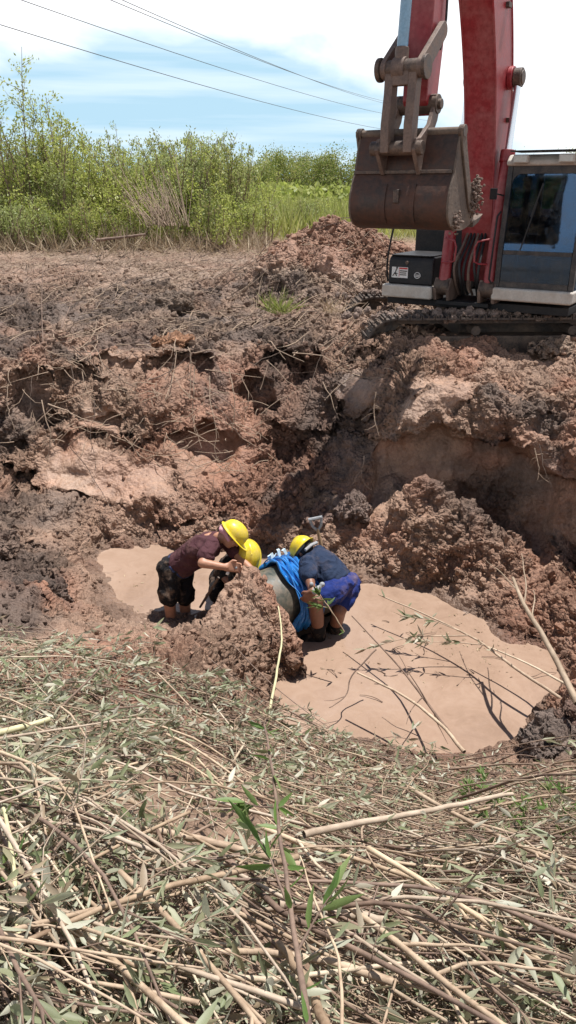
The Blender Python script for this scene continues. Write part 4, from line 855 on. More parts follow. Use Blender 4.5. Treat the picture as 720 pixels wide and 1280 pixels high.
cap(s_, s1+(nk-s1)*.2, s1.lerp(e1, .55), .074, .068); cap(s_, s2+(nk-s2)*.2, s2.lerp(e2, .5), .072, .066)
M['navystain'] = cloth('navy_cotton_muddy', (.02, .032, .065), amt=.12, stain=Q(413, 731, 6.06)-C_.location); fuse(s_, 't_shirt', M['navystain'], C_, .009, 3, .012, 6)
s_ = MB(); oval(s_, hc-(nk-hc)*.16, hc+(nk-hc)*.14, [.12, .155, .165, .16], [.105, .13, .135, .125], side)
cap(s_, hL, hL.lerp(kL, .5), .1, .088); cap(s_, hR, hR.lerp(kR, .62), .1, .088)
fuse(s_, 'shorts', M['royal'], C_, .009, 2, .014, 7)
for kk, (h, k_, a_) in enumerate(((hL, kL, aL), (hR, kR, aR))):
    s_ = MB(); cap(s_, a_+(k_-a_)*.28, a_, .066, .056); cap(s_, a_, a_+Vector((-.12, 0, -.02)), .052, .045); fuse(s_, 'boot', M['blackcloth'], C_, .009, 2)
c, up, fwd, rt, Mx = hd
m_ = MB(); m_.sphere(c+up*.025-fwd*.02, (.082, .1, .085), 18, 12, Mx); fuse(m_, 'hair', M['hair'], C_, .008, 2); eyes(hd, C_)
hh_ = hard_hat(hd, 'hard_hat', 'yellow hard hat with grey strap, on the worker in the navy shirt', .28)
mb = MB(); mb.tube([c-fwd*.113+up*.0+rt*.09-hh_.location, c-fwd*.13+up*.01-hh_.location, c-fwd*.113+up*.0-rt*.09-hh_.location], .014, 10); mb.build('helmet_strap', M['greycloth'], hh_, smooth=True)
g = empty('rag', Q(393, 735, 6.0)); tag(g, 'muddy white and blue rag in the right worker\'s near hand', 'rag')
m_ = MB(); 
for k in range(9): m_.sphere(Q(393, 735, 6.0)+Vector(rr.normal(0, .025, 3)), .02, 8, 6)
fuse(m_, 'rag_cloth', M['greycloth'], g, .007, 2, .005)
# --- shovel stuck in the bank behind him
sv = empty('shovel', Q(404, 694, 7.0)); tag(sv, 'muddy D-handled shovel standing in the bank behind the right worker', 'shovel')
mb = MB(); a_ = Vector((0, 0, 0)); tp = Q(397, 661, 6.95)-sv.location; mb.tube([a_, tp], .0165, 10); mb.build('shaft', M['wood'], sv, smooth=True)
u = (tp-a_).normalized(); r_ = u.cross(Vector((0, 1, 0))).normalized()
mb = MB(); mb.tube([tp-u*.02, tp+u*.03+r_*.04, tp+u*.1+r_*.055], .013, 8); mb.tube([tp-u*.02, tp+u*.03-r_*.04, tp+u*.1-r_*.055], .013, 8); mb.tube([tp+u*.1+r_*.065, tp+u*.1-r_*.065], .016, 8); mb.build('handle_grip', M['greycloth'], sv, smooth=True)
mb = MB(); V = []
for j in range(8):
    t_ = j/7; wdt = .1*(1-.9*max(0, t_-.6)/.4*t_); 
    for i in range(7): x = (i/6-.5)*2; V.append(a_-u*(.02+.26*t_)+r_*wdt*x+Vector((0, 1, 0))*.03*x*x)
mb.add(V, [(j*7+i, j*7+i+1, (j+1)*7+i+1, (j+1)*7+i) for j in range(7) for i in range(6)]); bl = mb.build('blade', M['steel'], sv, smooth=True, recalc=False); md = bl.modifiers.new('t', 'SOLIDIFY'); md.thickness = .004
# ------------------------------------------------------------------ loose clods of earth
print('clods, brush, vegetation')
def ico(sub):
    bm = bmesh.new(); bmesh.ops.create_icosphere(bm, subdivisions=sub, radius=1); V = np.array([v.co[:] for v in bm.verts]); Fc = np.array([[v.index for v in f.verts] for f in bm.faces]); bm.free(); return V, Fc
IV, IF = ico(2); IV3, IF3 = ico(4)
protos = []
for k in range(10):
    V = IV*(1+.28*vnoise(IV+k*9, 1.3, k)[:, None]+.22*vnoise(IV+k*5, 3.1, k+50)[:, None]); V = V*np.array((1, rng.uniform(.6, 1), rng.uniform(.5, .8)))
    for _q in range(9):
        nn_ = rng.normal(size=3); nn_ /= np.linalg.norm(nn_); d_ = V @ nn_; o_ = np.maximum(d_-rng.uniform(.35, .6), 0); V = V-o_[:, None]*nn_*.92
    V = V*1.25; protos.append(V)
def rotm(n):
    q = rng.normal(size=(n, 4)); q /= np.linalg.norm(q, axis=1)[:, None]; w, x, y, z = q.T
    return np.stack([1-2*(y*y+z*z), 2*(x*y-z*w), 2*(x*z+y*w), 2*(x*y+z*w), 1-2*(x*x+z*z), 2*(y*z-x*w), 2*(x*z-y*w), 2*(y*z+x*w), 1-2*(x*x+y*y)], -1).reshape(n, 3, 3)
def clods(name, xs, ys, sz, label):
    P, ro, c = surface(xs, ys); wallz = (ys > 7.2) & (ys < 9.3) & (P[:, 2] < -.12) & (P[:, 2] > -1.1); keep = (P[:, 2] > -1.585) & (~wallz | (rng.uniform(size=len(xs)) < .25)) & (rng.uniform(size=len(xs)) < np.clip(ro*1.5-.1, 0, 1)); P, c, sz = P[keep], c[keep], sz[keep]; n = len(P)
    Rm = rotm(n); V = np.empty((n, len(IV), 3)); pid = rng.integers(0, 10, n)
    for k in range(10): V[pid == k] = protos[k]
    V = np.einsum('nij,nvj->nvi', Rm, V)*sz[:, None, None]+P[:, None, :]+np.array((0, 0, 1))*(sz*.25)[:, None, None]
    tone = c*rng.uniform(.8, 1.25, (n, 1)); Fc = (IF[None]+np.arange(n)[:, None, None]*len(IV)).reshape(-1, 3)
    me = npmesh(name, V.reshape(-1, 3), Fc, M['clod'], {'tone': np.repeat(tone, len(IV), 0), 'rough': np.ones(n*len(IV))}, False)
    o = link(name, me); tag(o, label, 'clods', kind='stuff'); return o
n = 17000; xs = rng.uniform(-4.2, 4.2, n); ys = rng.uniform(3.3, 9.6, n); sz = .008+.032*rng.uniform(size=n)**4; clods('earth_crumbs', xs, ys, sz, 'crumbled clods of red brown earth lying all over the pit banks')
n = 9000; ys = rng.uniform(9.2, 17, n); xs = rng.uniform(-.5, .5, n)*ys*1.0; sz = .014+.05*rng.uniform(size=n)**4; clods('field_crumbs', xs, ys, sz, 'broken clods of dark mud scattered behind the pit rim')
n = 3000; xs = rng.normal(.8, 1.2, n); ys = rng.normal(13, .9, n); sz = .012+.06*rng.uniform(size=n)**6; clods('heap_crumbs', xs, ys, sz, 'reddish clods covering the spoil heap left of the excavator')
def big_clod(px, py, D, r, name, label, cat, tone, seed, sc=(1, 1, .8), amp=.3):
    c = Q(px, py, D); zz = ground_z([c.x], [c.y])[0]; c.z = min(c.z, zz+.25*r) if py < 900 else c.z; V = IV3*(1+amp*fbm(IV3+seed, 1.2, 3, seed)[:, None]*1.3+.10*(.6-worley(IV3+seed, 3.6, seed))[:, None]); V = V*np.array(sc)*r
    V = V*(1+.1*vnoise(IV3+seed, 5.5, seed+3)[:, None]+.06*vnoise(IV3+seed, 13, seed+4)[:, None]); me = npmesh(name, V, IF3, M['soil'], {'tone': np.tile(np.array(tone), (len(V), 1))*(1+.25*vnoise(V+c[0], 14, 3)[:, None]), 'rough': np.ones(len(V))}); o = link(name, me); o.location = c; tag(o, label, cat, 'large clods'); return o
big_clod(690, 928, 4.75, .19, 'mud_clod', 'big grey brown clod at the right end of the brown pond', 'clod', (.2, .15, .125), 1)
big_clod(714, 900, 4.9, .13, 'mud_clod', 'reddish clod behind the big grey clod at the right edge', 'clod', (.22, .14, .11), 2)
big_clod(28, 752, 6.3, .26, 'mud_clod', 'wide dark grey lump of mud on the left bank', 'clod', (.12, .085, .068), 3, (1.3, 1, .7))
big_clod(68, 745, 6.5, .14, 'mud_clod', 'small dark clod right of the wide lump on the left bank', 'clod', (.15, .1, .08), 4)
big_clod(216, 362, 11.6, .3, 'mud_clod', 'rounded grey clod on the flat mud left of the spoil heap', 'clod', (.2, .145, .11), 5, (1.2, .9, .6))
big_clod(217, 411, 9.6, .17, 'mud_clod', 'pale orange flat clod on the rim above the hollow', 'clod', (.36, .19, .11), 6, (1.4, 1, .45))
big_clod(702, 408, 8.95, .2, 'mud_clod', 'pale rounded clod leaning on the excavator track', 'clod', (.3, .21, .155), 7, (1.5, .7, .6))
big_clod(446, 572, 7.5, .2, 'mud_clod', 'crumbly clod in the bucket shadow below the rim', 'clod', (.2, .14, .115), 8)
big_clod(398, 590, 7.6, .15, 'mud_clod', 'clod caught halfway down the bank, left of the shadowed one', 'clod', (.22, .14, .11), 9)
big_clod(185, 703, 7.0, .001, 'mud_clod', 'x', 'clod', (.22, .14, .11), 10) if False else None
big_clod(8, 183+500, 7.1, .16, 'mud_clod', 'grey clod at the left edge above the pond', 'clod', (.19, .13, .1), 11)
# ------------------------------------------------------------------ leaves and twigs as arrays
class Arr:
    """collects twig tubes (quads) and leaves (quads)"""
    def __init__(s): s.V = []; s.F = []; s.n = 0; s.LV = []; s.LF = []; s.ln = 0; s.lv = []
    def twig(s, pts, r, n=5):
        pts = np.asarray(pts, float); m = len(pts); t = np.gradient(pts, axis=0); t /= np.linalg.norm(t, axis=1)[:, None]+1e-9
        ref = np.array((.13, .31, .94)); u = np.cross(t, ref); u /= np.linalg.norm(u, axis=1)[:, None]+1e-9; w = np.cross(t, u)
        a = np.arange(n)*2*PI/n; r = np.broadcast_to(np.asarray(r, float), (m,))
        V = pts[:, None]+(u[:, None]*np.cos(a)[None, :, None]+w[:, None]*np.sin(a)[None, :, None])*r[:, None, None]
        i = np.arange(m-1)[:, None]*n; k = np.arange(n)[None]; k2 = (k+1) % n
        s.F.append(np.stack([i+k, i+k2, i+n+k2, i+n+k], -1).reshape(-1, 4)+s.n); s.V.append(V.reshape(-1, 3)); s.n += m*n
    def leaves(s, P, Dn, L, Wd, lv):
        """many leaves: base P, direction Dn, lengths L, widths"""
        n = len(P)
        if n == 0: return
        Dn = Dn/(np.linalg.norm(Dn, axis=1)[:, None]+1e-9); rv = rng.normal(size=(n, 3)); rv[:, 2] += .0; sd_ = np.cross(Dn, rv); sd_ /= np.linalg.norm(sd_, axis=1)[:, None]+1e-9; nn = np.cross(sd_, Dn)
        T = np.array([0, .28, .62, 1.]); Wp = np.array([.08, .9, .75, .03]); bend = rng.uniform(-.25, .35, n)
        ctr = P[:, None]+Dn[:, None]*(T[None, :, None]*L[:, None, None])+nn[:, None]*((T**2)[None, :, None]*(bend*L)[:, None, None])
        off = sd_[:, None]*(Wp[None, :, None]*Wd[:, None, None]*.5); up = nn[:, None]*(Wp[None, :, None]*(Wd*.16)[:, None, None])
        V = np.stack([ctr-off+up, ctr, ctr+off+up], 2).reshape(n, 12, 3)       # 4 rows x 3
        q = np.array([[0, 1, 4, 3], [1, 2, 5, 4], [3, 4, 7, 6], [4, 5, 8, 7], [6, 7, 10, 9], [7, 8, 11, 10]])
        s.LF.append((q[None]+np.arange(n)[:, None, None]*12).reshape(-1, 4)+s.ln); s.LV.append(V.reshape(-1, 3)); s.lv.append(np.repeat(lv, 12)); s.ln += n*12
    def quads(s, P, Dn, L, Wd, lv):
        n = len(P); Dn = Dn/(np.linalg.norm(Dn, axis=1)[:, None]+1e-9); rv = rng.normal(size=(n, 3)); sd_ = np.cross(Dn, rv); sd_ /= np.linalg.norm(sd_, axis=1)[:, None]+1e-9
        a = P; b = P+Dn*(L*.5)[:, None]+sd_*(Wd*.5)[:, None]; c = P+Dn*L[:, None]; d = P+Dn*(L*.5)[:, None]-sd_*(Wd*.5)[:, None]
        s.LF.append((np.arange(4)[None]+np.arange(n)[:, None]*4)+s.ln); s.LV.append(np.stack([a, b, c, d], 1).reshape(-1, 3)); s.lv.append(np.repeat(lv, 4)); s.ln += n*4
    def build(s, name, mat, leafname=None, lmat=None, loc=None, stuffleaf=False):
        loc = np.zeros(3) if loc is None else np.asarray(loc, float); o = None
        if s.n:
            o = link(name, npmesh(name, np.concatenate(s.V)-loc, np.concatenate(s.F), mat)); o.location = loc
        if s.ln:
            me = npmesh(leafname or name, np.concatenate(s.LV)-loc, np.concatenate(s.LF), lmat, {'lv': np.concatenate(s.lv)}, True)
            l = link(leafname or name, me, o)
            if o is None: l.location = loc; o = l
        return o
def curve(p0, p1, n=8, bow=.05, jit=.01, seed=None):
    p0 = np.asarray(p0, float); p1 = np.asarray(p1, float); t = np.linspace(0, 1, n)[:, None]; d = p1-p0; L = np.linalg.norm(d)
    b = rng.normal(size=3); b -= d*b.dot(d)/L**2; b /= np.linalg.norm(b)+1e-9; b2 = rng.normal(size=3)
    return p0+d*t+b*np.sin(PI*t)*bow*L+b2*np.sin(2*PI*t+rng.uniform(0, 6))*bow*.3*L*np.sin(PI*t)+rng.normal(0, jit*L*.15, (n, 3))*np.sin(PI*t)
def branch(a, p0, p1, r0, r1, twigs=5, tl=.35, leafn=10, LL=(.05, .09), bow=.04, n=8, sides=6, lv=None, start=.25, droop=-.15):
    c = curve(p0, p1, n, bow); a.twig(c, np.linspace(r0, r1, n), sides); L = np.linalg.norm(np.asarray(p1)-p0); d = (np.asarray(p1)-p0)/L
    for k in range(twigs):
        t = rng.uniform(start, .97); i = t*(n-1); q = c[int(i)]+(c[min(int(i)+1, n-1)]-c[int(i)])*(i-int(i)); dv = d*rng.uniform(.5, 1.2)+rng.normal(0, .5, 3); dv[2] = dv[2]*.45+.08; dv /= np.linalg.norm(dv)
        l = tl*rng.uniform(.4, 1.1)*(1.2-t*.6); e = q+dv*l; e[2] += droop*l*.3; tw = curve(q, e, 5, .07); a.twig(tw, np.linspace(max(r1, r0*.3), r1*.5, 5), 4)
        m = rng.poisson(leafn)
        if m:
            tt = rng.uniform(.15, 1, m)*4; ii = np.minimum(tt.astype(int), 3); P = tw[ii]+(tw[ii+1]-tw[ii])*(tt-ii)[:, None]
            D_ = dv*.7+rng.normal(0, .55, (m, 3)); D_[:, 2] = D_[:, 2]*.55-.03; LLn = rng.uniform(*LL, m); a.leaves(P, D_, LLn, LLn*rng.uniform(.2, .32, m), rng.uniform(0, 1, m) if lv is None else rng.uniform(lv[0], lv[1], m))
def G(px, py, up=0.):
    """ground point seen at pixel (px, py) of the near bank (marching the ray), raised a little"""
    a_, b_ = (px-360)/F, (640-py)/F; ts = np.linspace(.8, 12, 260); x = a_*ts; y = (cP+b_*sP)*ts; z = 1.85+(-sP+b_*cP)*ts; h = H0(x, y)
    i = np.argmax(z < h+.0); 
    return np.array((x[i], y[i], max(h[i], -1.62)+up))
# --- individual cut stems of the brush pile, largest first
def heading_at(px, py):
    """typical lie of the stems (degrees in plan, 0 = to the right, negative = towards the camera)"""
    if py < 960: return rng.normal(-10, 26)
    if px > 300: return rng.normal(-42, 14) if rng.uniform() < .8 else rng.normal(0, 40)
    return rng.choice([rng.normal(-50, 14), rng.normal(-8, 20), rng.normal(55, 20)], p=[.55, .22, .23])
GAPS = ((150, 1015, 55, 18), (300, 1180, 60, 38), (230, 960, 40, 12), (130, 1150, 45, 18), (420, 1200, 50, 22), (330, 1010, 22, 14), (80, 1000, 40, 10), (480, 1090, 30, 8), (300, 1050, 50, 16))
def ingap(px, py): return any(((px-a)/rx)**2+((py-b)/ry)**2 < 1.3 for a, b, rx, ry in GAPS)
def gapline(p0, p1):
    for t in (.1, .3, .5, .7, .9):
        q = p0+(p1-p0)*t; a_, b_, _ = proj(float(q[0]), float(q[1]), float(q[2]))
        if ingap(a_, b_): return True
    return False
def lay(cx, cy, hd, L, up):
    """stem lying on the slope: both ends take the ground height, lifted clear of the middle"""
    d = np.array((math.cos(hd), math.sin(hd))); t = np.linspace(-.5, .5, 7); xx = cx+d[0]*L*t; yy = cy+d[1]*L*t; yy = np.maximum(yy, -.3); h = H0(xx, yy); h = np.maximum(h, -1.6)
    A_ = np.polyfit(t, h, 1); lift = max(0, np.max(h-(A_[0]*t+A_[1]))*.7)
    z = np.polyval(A_, (-.5, .5))+up+lift
    return np.array((xx[0], yy[0], z[0])), np.array((xx[-1], yy[-1], z[1]))
NB = 0
def cut_branch(p0, p1, r0, r1, label, group=None, mat='bark', lmat='leafdry', cat='cut branch', name='cut_branch', **k):
    a = Arr(); branch(a, p0, p1, r0, r1, **k); o = a.build(name, M[mat], 'leaves', M[lmat], loc=p0); tag(o, label, cat, group); return o
for i in range(270):
    while True:
        px = rng.uniform(-40, 760); py = 800+520*rng.uniform(0, 1)**.8
        top = np.interp(px, [0, 120, 220, 340, 450, 560, 720], [800, 822, 862, 912, 952, 972, 975])
        if py > top and not ingap(px, py): break
    g0 = G(px, py); hd_ = R(heading_at(px, py)); near = sm(3.6, 1.6, g0[1])
    L = rng.uniform(.6, 1.3) if py < 1000 else rng.uniform(.6, 1.5); p0, p1 = lay(g0[0], g0[1], hd_, L, rng.uniform(.03, .16)+.06*near)
    if gapline(p0, p1) and rng.uniform() < .7: continue
    if rng.uniform() < .5 and hd_ > R(-20): p0, p1 = p1, p0
    r0 = rng.uniform(.003, .0062)+.005*near*rng.uniform()**3
    cut_branch(p0, p1, r0, r0*.35, 'tan cut stem with wilted leaves lying in the brush pile on the near bank', 'cut stems of the brush pile', mat=rng.choice(['bark', 'bark', 'bark2', 'bark2', 'bark3']), twigs=int(rng.integers(2, 6)), tl=.38, leafn=(3 if px > 280 else 6) if py > 1000 else 10, LL=(.03, .085), bow=.075, sides=6)
# --- tangle of finer twigs and wilted leaves that nobody could count
for nm, cnt, ylo, yhi, lab in (('brush_tangle', 2700, 880, 1300, 'dense tangle of thin cut twigs and wilted pale leaves covering the near bank'),):
    a = Arr(); b2 = Arr()
    for i in range(cnt):
        px = rng.uniform(-60, 780) if i < 1900 else (rng.uniform(780, 1150) if i % 3 else rng.uniform(-400, -60)); py = rng.uniform(795, 1330)
        top = np.interp(px, [-60, 0, 120, 220, 340, 450, 560, 720], [798, 800, 818, 855, 902, 945, 962, 975])
        if py < top or ingap(px, py): continue
        g0 = G(px, py); hd_ = R(heading_at(px, py)); L = rng.uniform(.3, 1.0); p0, p1 = lay(g0[0], g0[1], hd_, L, rng.uniform(0, .12))
        if gapline(p0, p1) and rng.uniform() < .88: continue
        r0 = rng.uniform(.0016, .0048); low = px > 280 and py > 1020
        branch(a if i % 2 else b2, p0, p1, r0, r0*.4, twigs=3, tl=.25, leafn=6 if py < 960 else (2 if low else 3), LL=(.03, .07), bow=.07, n=6, sides=4)
    o = a.build(nm, M['bark'], 'wilted_leaves', M['leafdry']); tag(o, lab, 'brush', kind='stuff'); o.children[0]['kind'] = 'stuff'
    o = b2.build('twig_tangle', M['bark2'], 'wilted_leaves', M['leafdry']); tag(o, 'dark brown thin twigs woven through the brush pile', 'brush', kind='stuff'); o.children[0]['kind'] = 'stuff'
a = Arr(); n = 7000; px = np.r_[rng.uniform(-60, 780, 4400), rng.uniform(780, 1150, 1600), rng.uniform(-400, -60, 1000)]; py = rng.uniform(795, 1330, n); top = np.interp(px, [-60, 0, 120, 220, 340, 450, 560, 720], [795, 797, 812, 850, 900, 942, 960, 972]); k = (py > top) & ~np.array([ingap(p_, q_) for p_, q_ in zip(px, py)]); px, py = px[k], py[k]
gp = np.array([G(p, q) for p, q in zip(px, py)]); gp[:, 2] += rng.uniform(.0, .12, len(gp)); D_ = rng.normal(0, 1, gp.shape); D_[:, 2] *= .3; LLn = .02+.06*rng.uniform(0, 1, len(gp))**1.6; a.leaves(gp, D_, LLn, LLn*rng.uniform(.2, .33, len(gp)), rng.uniform(0, 1, len(gp)))
o = a.build('fallen_leaves', None, None, M['leafdry']); tag(o, 'wilted willow-like leaves fallen over the brush pile', 'leaves', kind='stuff')
# --- named branches
def nb(pts, D0, D1, r0, r1, label, mat='bark', cat='branch', name='branch', **k):
    """branch through image points with distances D0..D1"""
    n = len(pts); P = [np.array(Q(p[0], p[1], D0+(D1-D0)*i/(n-1))) for i, p in enumerate(pts)]
    a = Arr(); P2 = np.array(dense([tuple(p) for p in P], 5)); P2 += rng.normal(0, .0015, P2.shape); a.twig(P2, np.linspace(r0, r1, len(P2)), 8)
    for (i0, q, r, lf) in k.get('forks', ()):
        p = P2[int(i0*(len(P2)-1))]; e = np.array(Q(*q)); c = curve(p, e, 8, .05); a.twig(c, np.linspace(r, r*.35, 8), 6)
        if lf:
            tt = rng.uniform(.3, 1, lf)*7; ii = np.minimum(tt.astype(int), 6); PP = c[ii]+(c[ii+1]-c[ii])*(tt-ii)[:, None]; D_ = (e-p)/np.linalg.norm(e-p)*.8+rng.normal(0, .45, (lf, 3)); LLn = rng.uniform(.06, .11, lf); a.leaves(PP, D_, LLn, LLn*.24, rng.uniform(0, 1, lf))
    lf = k.get('leafn', 0)
    if lf:
        ii = rng.integers(0, len(P2)-1, lf); D_ = rng.normal(0, 1, (lf, 3)); D_[:, 2] = abs(D_[:, 2])*.5; LLn = rng.uniform(*k.get('LL', (.05, .09)), lf); a.leaves(P2[ii], D_, LLn, LLn*.27, rng.uniform(0, 1, lf))
    o = a.build(name, M[mat], 'leaves', M[k.get('lmat', 'leafdry')], loc=P2[0]); tag(o, label, cat); return o
nb([(722, 880), (690, 815), (655, 755), (641, 722)], 4.6, 5.6, .022, .011, 'thick bare forked branch leaning over the right side of the pond', 'bark3', forks=((.72, (652, 692, 5.75), .007, 0), (.5, (667, 738, 5.4), .008, 0), (.85, (607, 700, 6.0), .005, 0)))
nb([(706, 876), (640, 832), (596, 800), (540, 772), (473, 743)], 5.2, 6.5, .013, .005, 'long leafy branch stretched low over the middle of the pond', 'bark', forks=((.55, (455, 812, 5.9), .006, 26), (.6, (500, 770, 6.1), .005, 22), (.45, (515, 800, 5.9), .005, 22)), leafn=8)
nb([(712, 858), (660, 830), (598, 803)], 5.25, 5.9, .010, .005, 'second thin branch beside the long leafy one at the right of the pond', 'bark3')
nb([(568, 925), (535, 880), (500, 835), (440, 770)], 4.7, 6.1, .011, .004, 'dark slim branch rising from the brush over the pond centre', 'bark2', forks=((.35, (498, 818, 5.3), .005, 0), (.45, (508, 905, 4.9), .005, 0), (.3, (560, 930, 5.), .004, 0)))
nb([(580, 940), (550, 905), (505, 870), (447, 841)], 4.6, 5.3, .013, .007, 'tan stout branch half in the water at the near shore', 'bark')
nb([(470, 812), (440, 845), (432, 870), (412, 885)], 5.5, 5.25, .006, .003, 'thin crooked dark twig trailing over the left part of the pond', 'bark2', forks=((.7, (405, 876, 5.3), .003, 0),))
nb([(430, 790), (412, 760), (402, 748)], 5.7, 5.75, .006, .004, 'leafy twig standing before the right worker\'s legs', 'bark', forks=((.5, (395, 758, 5.7), .004, 10), (.9, (398, 740, 5.7), .004, 10)), leafn=10, lmat='leafgreen')
nb([(337, 888), (345, 845), (352, 800), (348, 758)], 5.0, 5.75, .011, .005, 'pale yellow straight stalk standing at the edge of the mound', 'reed')
nb([(380, 1042), (470, 1025), (560, 1008), (640, 992)], 2.5, 2.95, .013, .008, 'long pale stick lying across the brush, rising to the right', 'bark3', forks=((.8, (640, 985, 2.95), .006, 0),))
nb([(110, 1032), (210, 1040), (300, 1062), (375, 1082)], 2.5, 2.3, .010, .013, 'smooth pinkish stick crossing the brush over a gap of mud', 'bark', forks=((.5, (120, 1012, 2.7), .004, 6),))
nb([(350, 1128), (410, 1140), (480, 1150)], 2.05, 2.1, .014, .012, 'short thick pale stem low in the middle of the brush', 'bark3')
nb([(-10, 918), (25, 910), (62, 899)], 3.1, 3.25, .016, .012, 'thick yellow cane end at the left edge', 'reed', cat='cane', name='cane')
nb([(30, 1290), (22, 1160), (14, 1060), (5, 1010)], 1.5, 2.1, .008, .005, 'light green upright reed stalk at the lower left', 'reed', cat='reed', name='reed_stalk', leafn=6, lmat='leafgreen')
nb([(388, 1300), (372, 1190), (352, 1060), (338, 950), (330, 905)], 1.35, 2.5, .008, .003, 'thin upright sapling with fresh green leaves in the centre foreground', 'bark2', cat='sapling', name='sapling', leafn=24, lmat='leafgreen', LL=(.04, .09), forks=((.35, (310, 1030, 1.9), .004, 8), (.25, (420, 1110, 1.7), .004, 7), (.6, (300, 1000, 2.1), .003, 7)))
nb([(410, 1290), (385, 1230), (350, 1180)], 1.45, 1.8, .011, .009, 'thick tan stem leaning left at the bottom centre', 'bark')
nb([(428, 1290), (424, 1200), (395, 1130), (375, 1070)], 1.4, 2.0, .004, .002, 'hair-thin curved pinkish twig at the bottom centre', 'bark')
nb([(60, 900), (118, 842), (120, 835)], 3.6, 4.0, .006, .004, 'dark twig standing up from the left brush', 'bark2')
for (p_, q_, lab) in (((20, 1120, 1.9), (240, 1290, 1.35), 'thick diagonal stem in the lower left corner'), ((150, 1090, 2.0), (330, 1290, 1.45), 'second diagonal thick stem right of the corner one'), ((460, 1060, 2.3), (730, 1240, 1.75), 'long diagonal stem running to the lower right corner'), ((420, 1120, 2.0), (640, 1290, 1.5), 'diagonal stem below the long one at the lower right'), ((520, 990, 3.0), (730, 1090, 2.3), 'long stem sloping down to the right edge')):
    cut_branch(np.array(Q(*p_)), np.array(Q(*q_)), .0085, .006, lab, mat='bark', twigs=3, leafn=5, bow=.02)
# fresh green leaves at the right of the brush
a = Arr()
for i in range(16):
    g0 = G(rng.uniform(590, 730), rng.uniform(1010, 1100), .08); e = g0+np.array((rng.normal(0, .1), rng.normal(0, .1), rng.uniform(.03, .14))); branch(a, g0, e, .003, .0015, 3, .12, 9, (.03, .06))
o = a.build('green_shoots', M['bark2'], 'leaves', M['leafgreen']); tag(o, 'bright green leafy shoots at the right edge of the brush', 'shoots', kind='stuff')
# --- roots hanging from the rim
for (x0, y0, x1, y1, D, th) in ((52, 500, 60, 575, 7.6, .007), (60, 505, 130, 530, 7.5, .008), (30, 540, 72, 500, 7.5, .006), (245, 450, 252, 560, 8.0, .006), (262, 470, 266, 620, 7.8, .005), (238, 440, 236, 500, 8.1, .006), (302, 470, 306, 530, 8.2, .005), (286, 460, 290, 540, 8.1, .006), (88, 560, 150, 670, 7.3, .004), (118, 500, 120, 590, 7.7, .004), (470, 490, 474, 545, 7.3, .006), (668, 560, 672, 600, 6.3, .005), (674, 555, 690, 610, 6.2, .004), (455, 570, 448, 600, 7.2, .004), (10, 480, 20, 540, 7.6, .005), (480, 460, 505, 470, 8.1, .005), (40, 470, 42, 540, 7.7, .004)):
    a = Arr(); p0 = np.array(Q(x0, y0, D)); p1 = np.array(Q(x1, y1, D)); c = curve(p0, p1, 12, .08, .06); a.twig(c, np.linspace(th, th*.4, 12), 5)
    for k in range(4):
        q = c[rng.integers(2, 11)]; e = q+np.array((rng.normal(0, .08), rng.normal(0, .05), -rng.uniform(.03, .16))); a.twig(curve(q, e, 5, .15), np.linspace(th*.45, .0012, 5), 4)
    o = a.build('hanging_root', M['root'] if th > .0045 else M['darkroot'], loc=p0); tag(o, 'thin pale root hanging out of the cut face of the pit', 'root', 'roots hanging from the pit rim')
# --- litter of twigs on the mud behind the rim
a = Arr(); b_ = Arr()
for i in range(1500):
    y = rng.uniform(8.6, 21); x = rng.uniform(-.48, .15 if y > 9.6 else .45)*y*1.0
    if x > .8 and y < 12: continue
    L = rng.uniform(.15, .9); hd_ = rng.uniform(-PI, PI)*.5; z = H0([x, x+L*math.cos(hd_)], [y, y+L*math.sin(hd_)]); r0 = rng.uniform(.003, .009)
    (a if i % 3 else b_).twig(curve((x, y, z[0]+.03), (x+L*math.cos(hd_), y+L*math.sin(hd_), z[1]+rng.uniform(.0, .22)), 5, .08), np.linspace(r0, r0*.4, 5), 4)
for i in range(150):      # a few lie over the rim
    x = rng.uniform(-3.6, -.2); y = rng.uniform(8.0, 8.8); L = rng.uniform(.2, .6); hd_ = rng.uniform(-2.8, -.3); z = ground_z([x], [y])[0]; a.twig(curve((x, y, z+.03), (x+L*math.cos(hd_), y+.4*L*math.sin(hd_), z-rng.uniform(-.1, .2)), 5, .12), np.linspace(.005, .002, 5), 4)
tag(a.build('twig_litter', M['root']), 'dry twigs and broken stalks strewn on the mud behind the pit rim', 'twigs', kind='stuff'); tag(b_.build('root_litter', M['darkroot']), 'dark broken roots strewn on the mud behind the pit rim', 'twigs', kind='stuff')
nb([(120, 300), (150, 297), (182, 293)], 17.9, 18.0, .04, .028, 'bare brown log lying before the thicket on the left', 'bark2', cat='log', name='fallen_log')
nb([(55, 440), (52, 390), (54, 330)], 8.9, 9.4, .007, .004, 'single thin upright stalk on the left rim', 'bark2', cat='stalk', name='dry_stalk')
nb([(76, 410), (95, 365), (118, 300)], 9.6, 10.2, .008, .004, 'leaning bare stalk right of the upright one on the left', 'bark2', cat='stalk', name='dry_stalk')
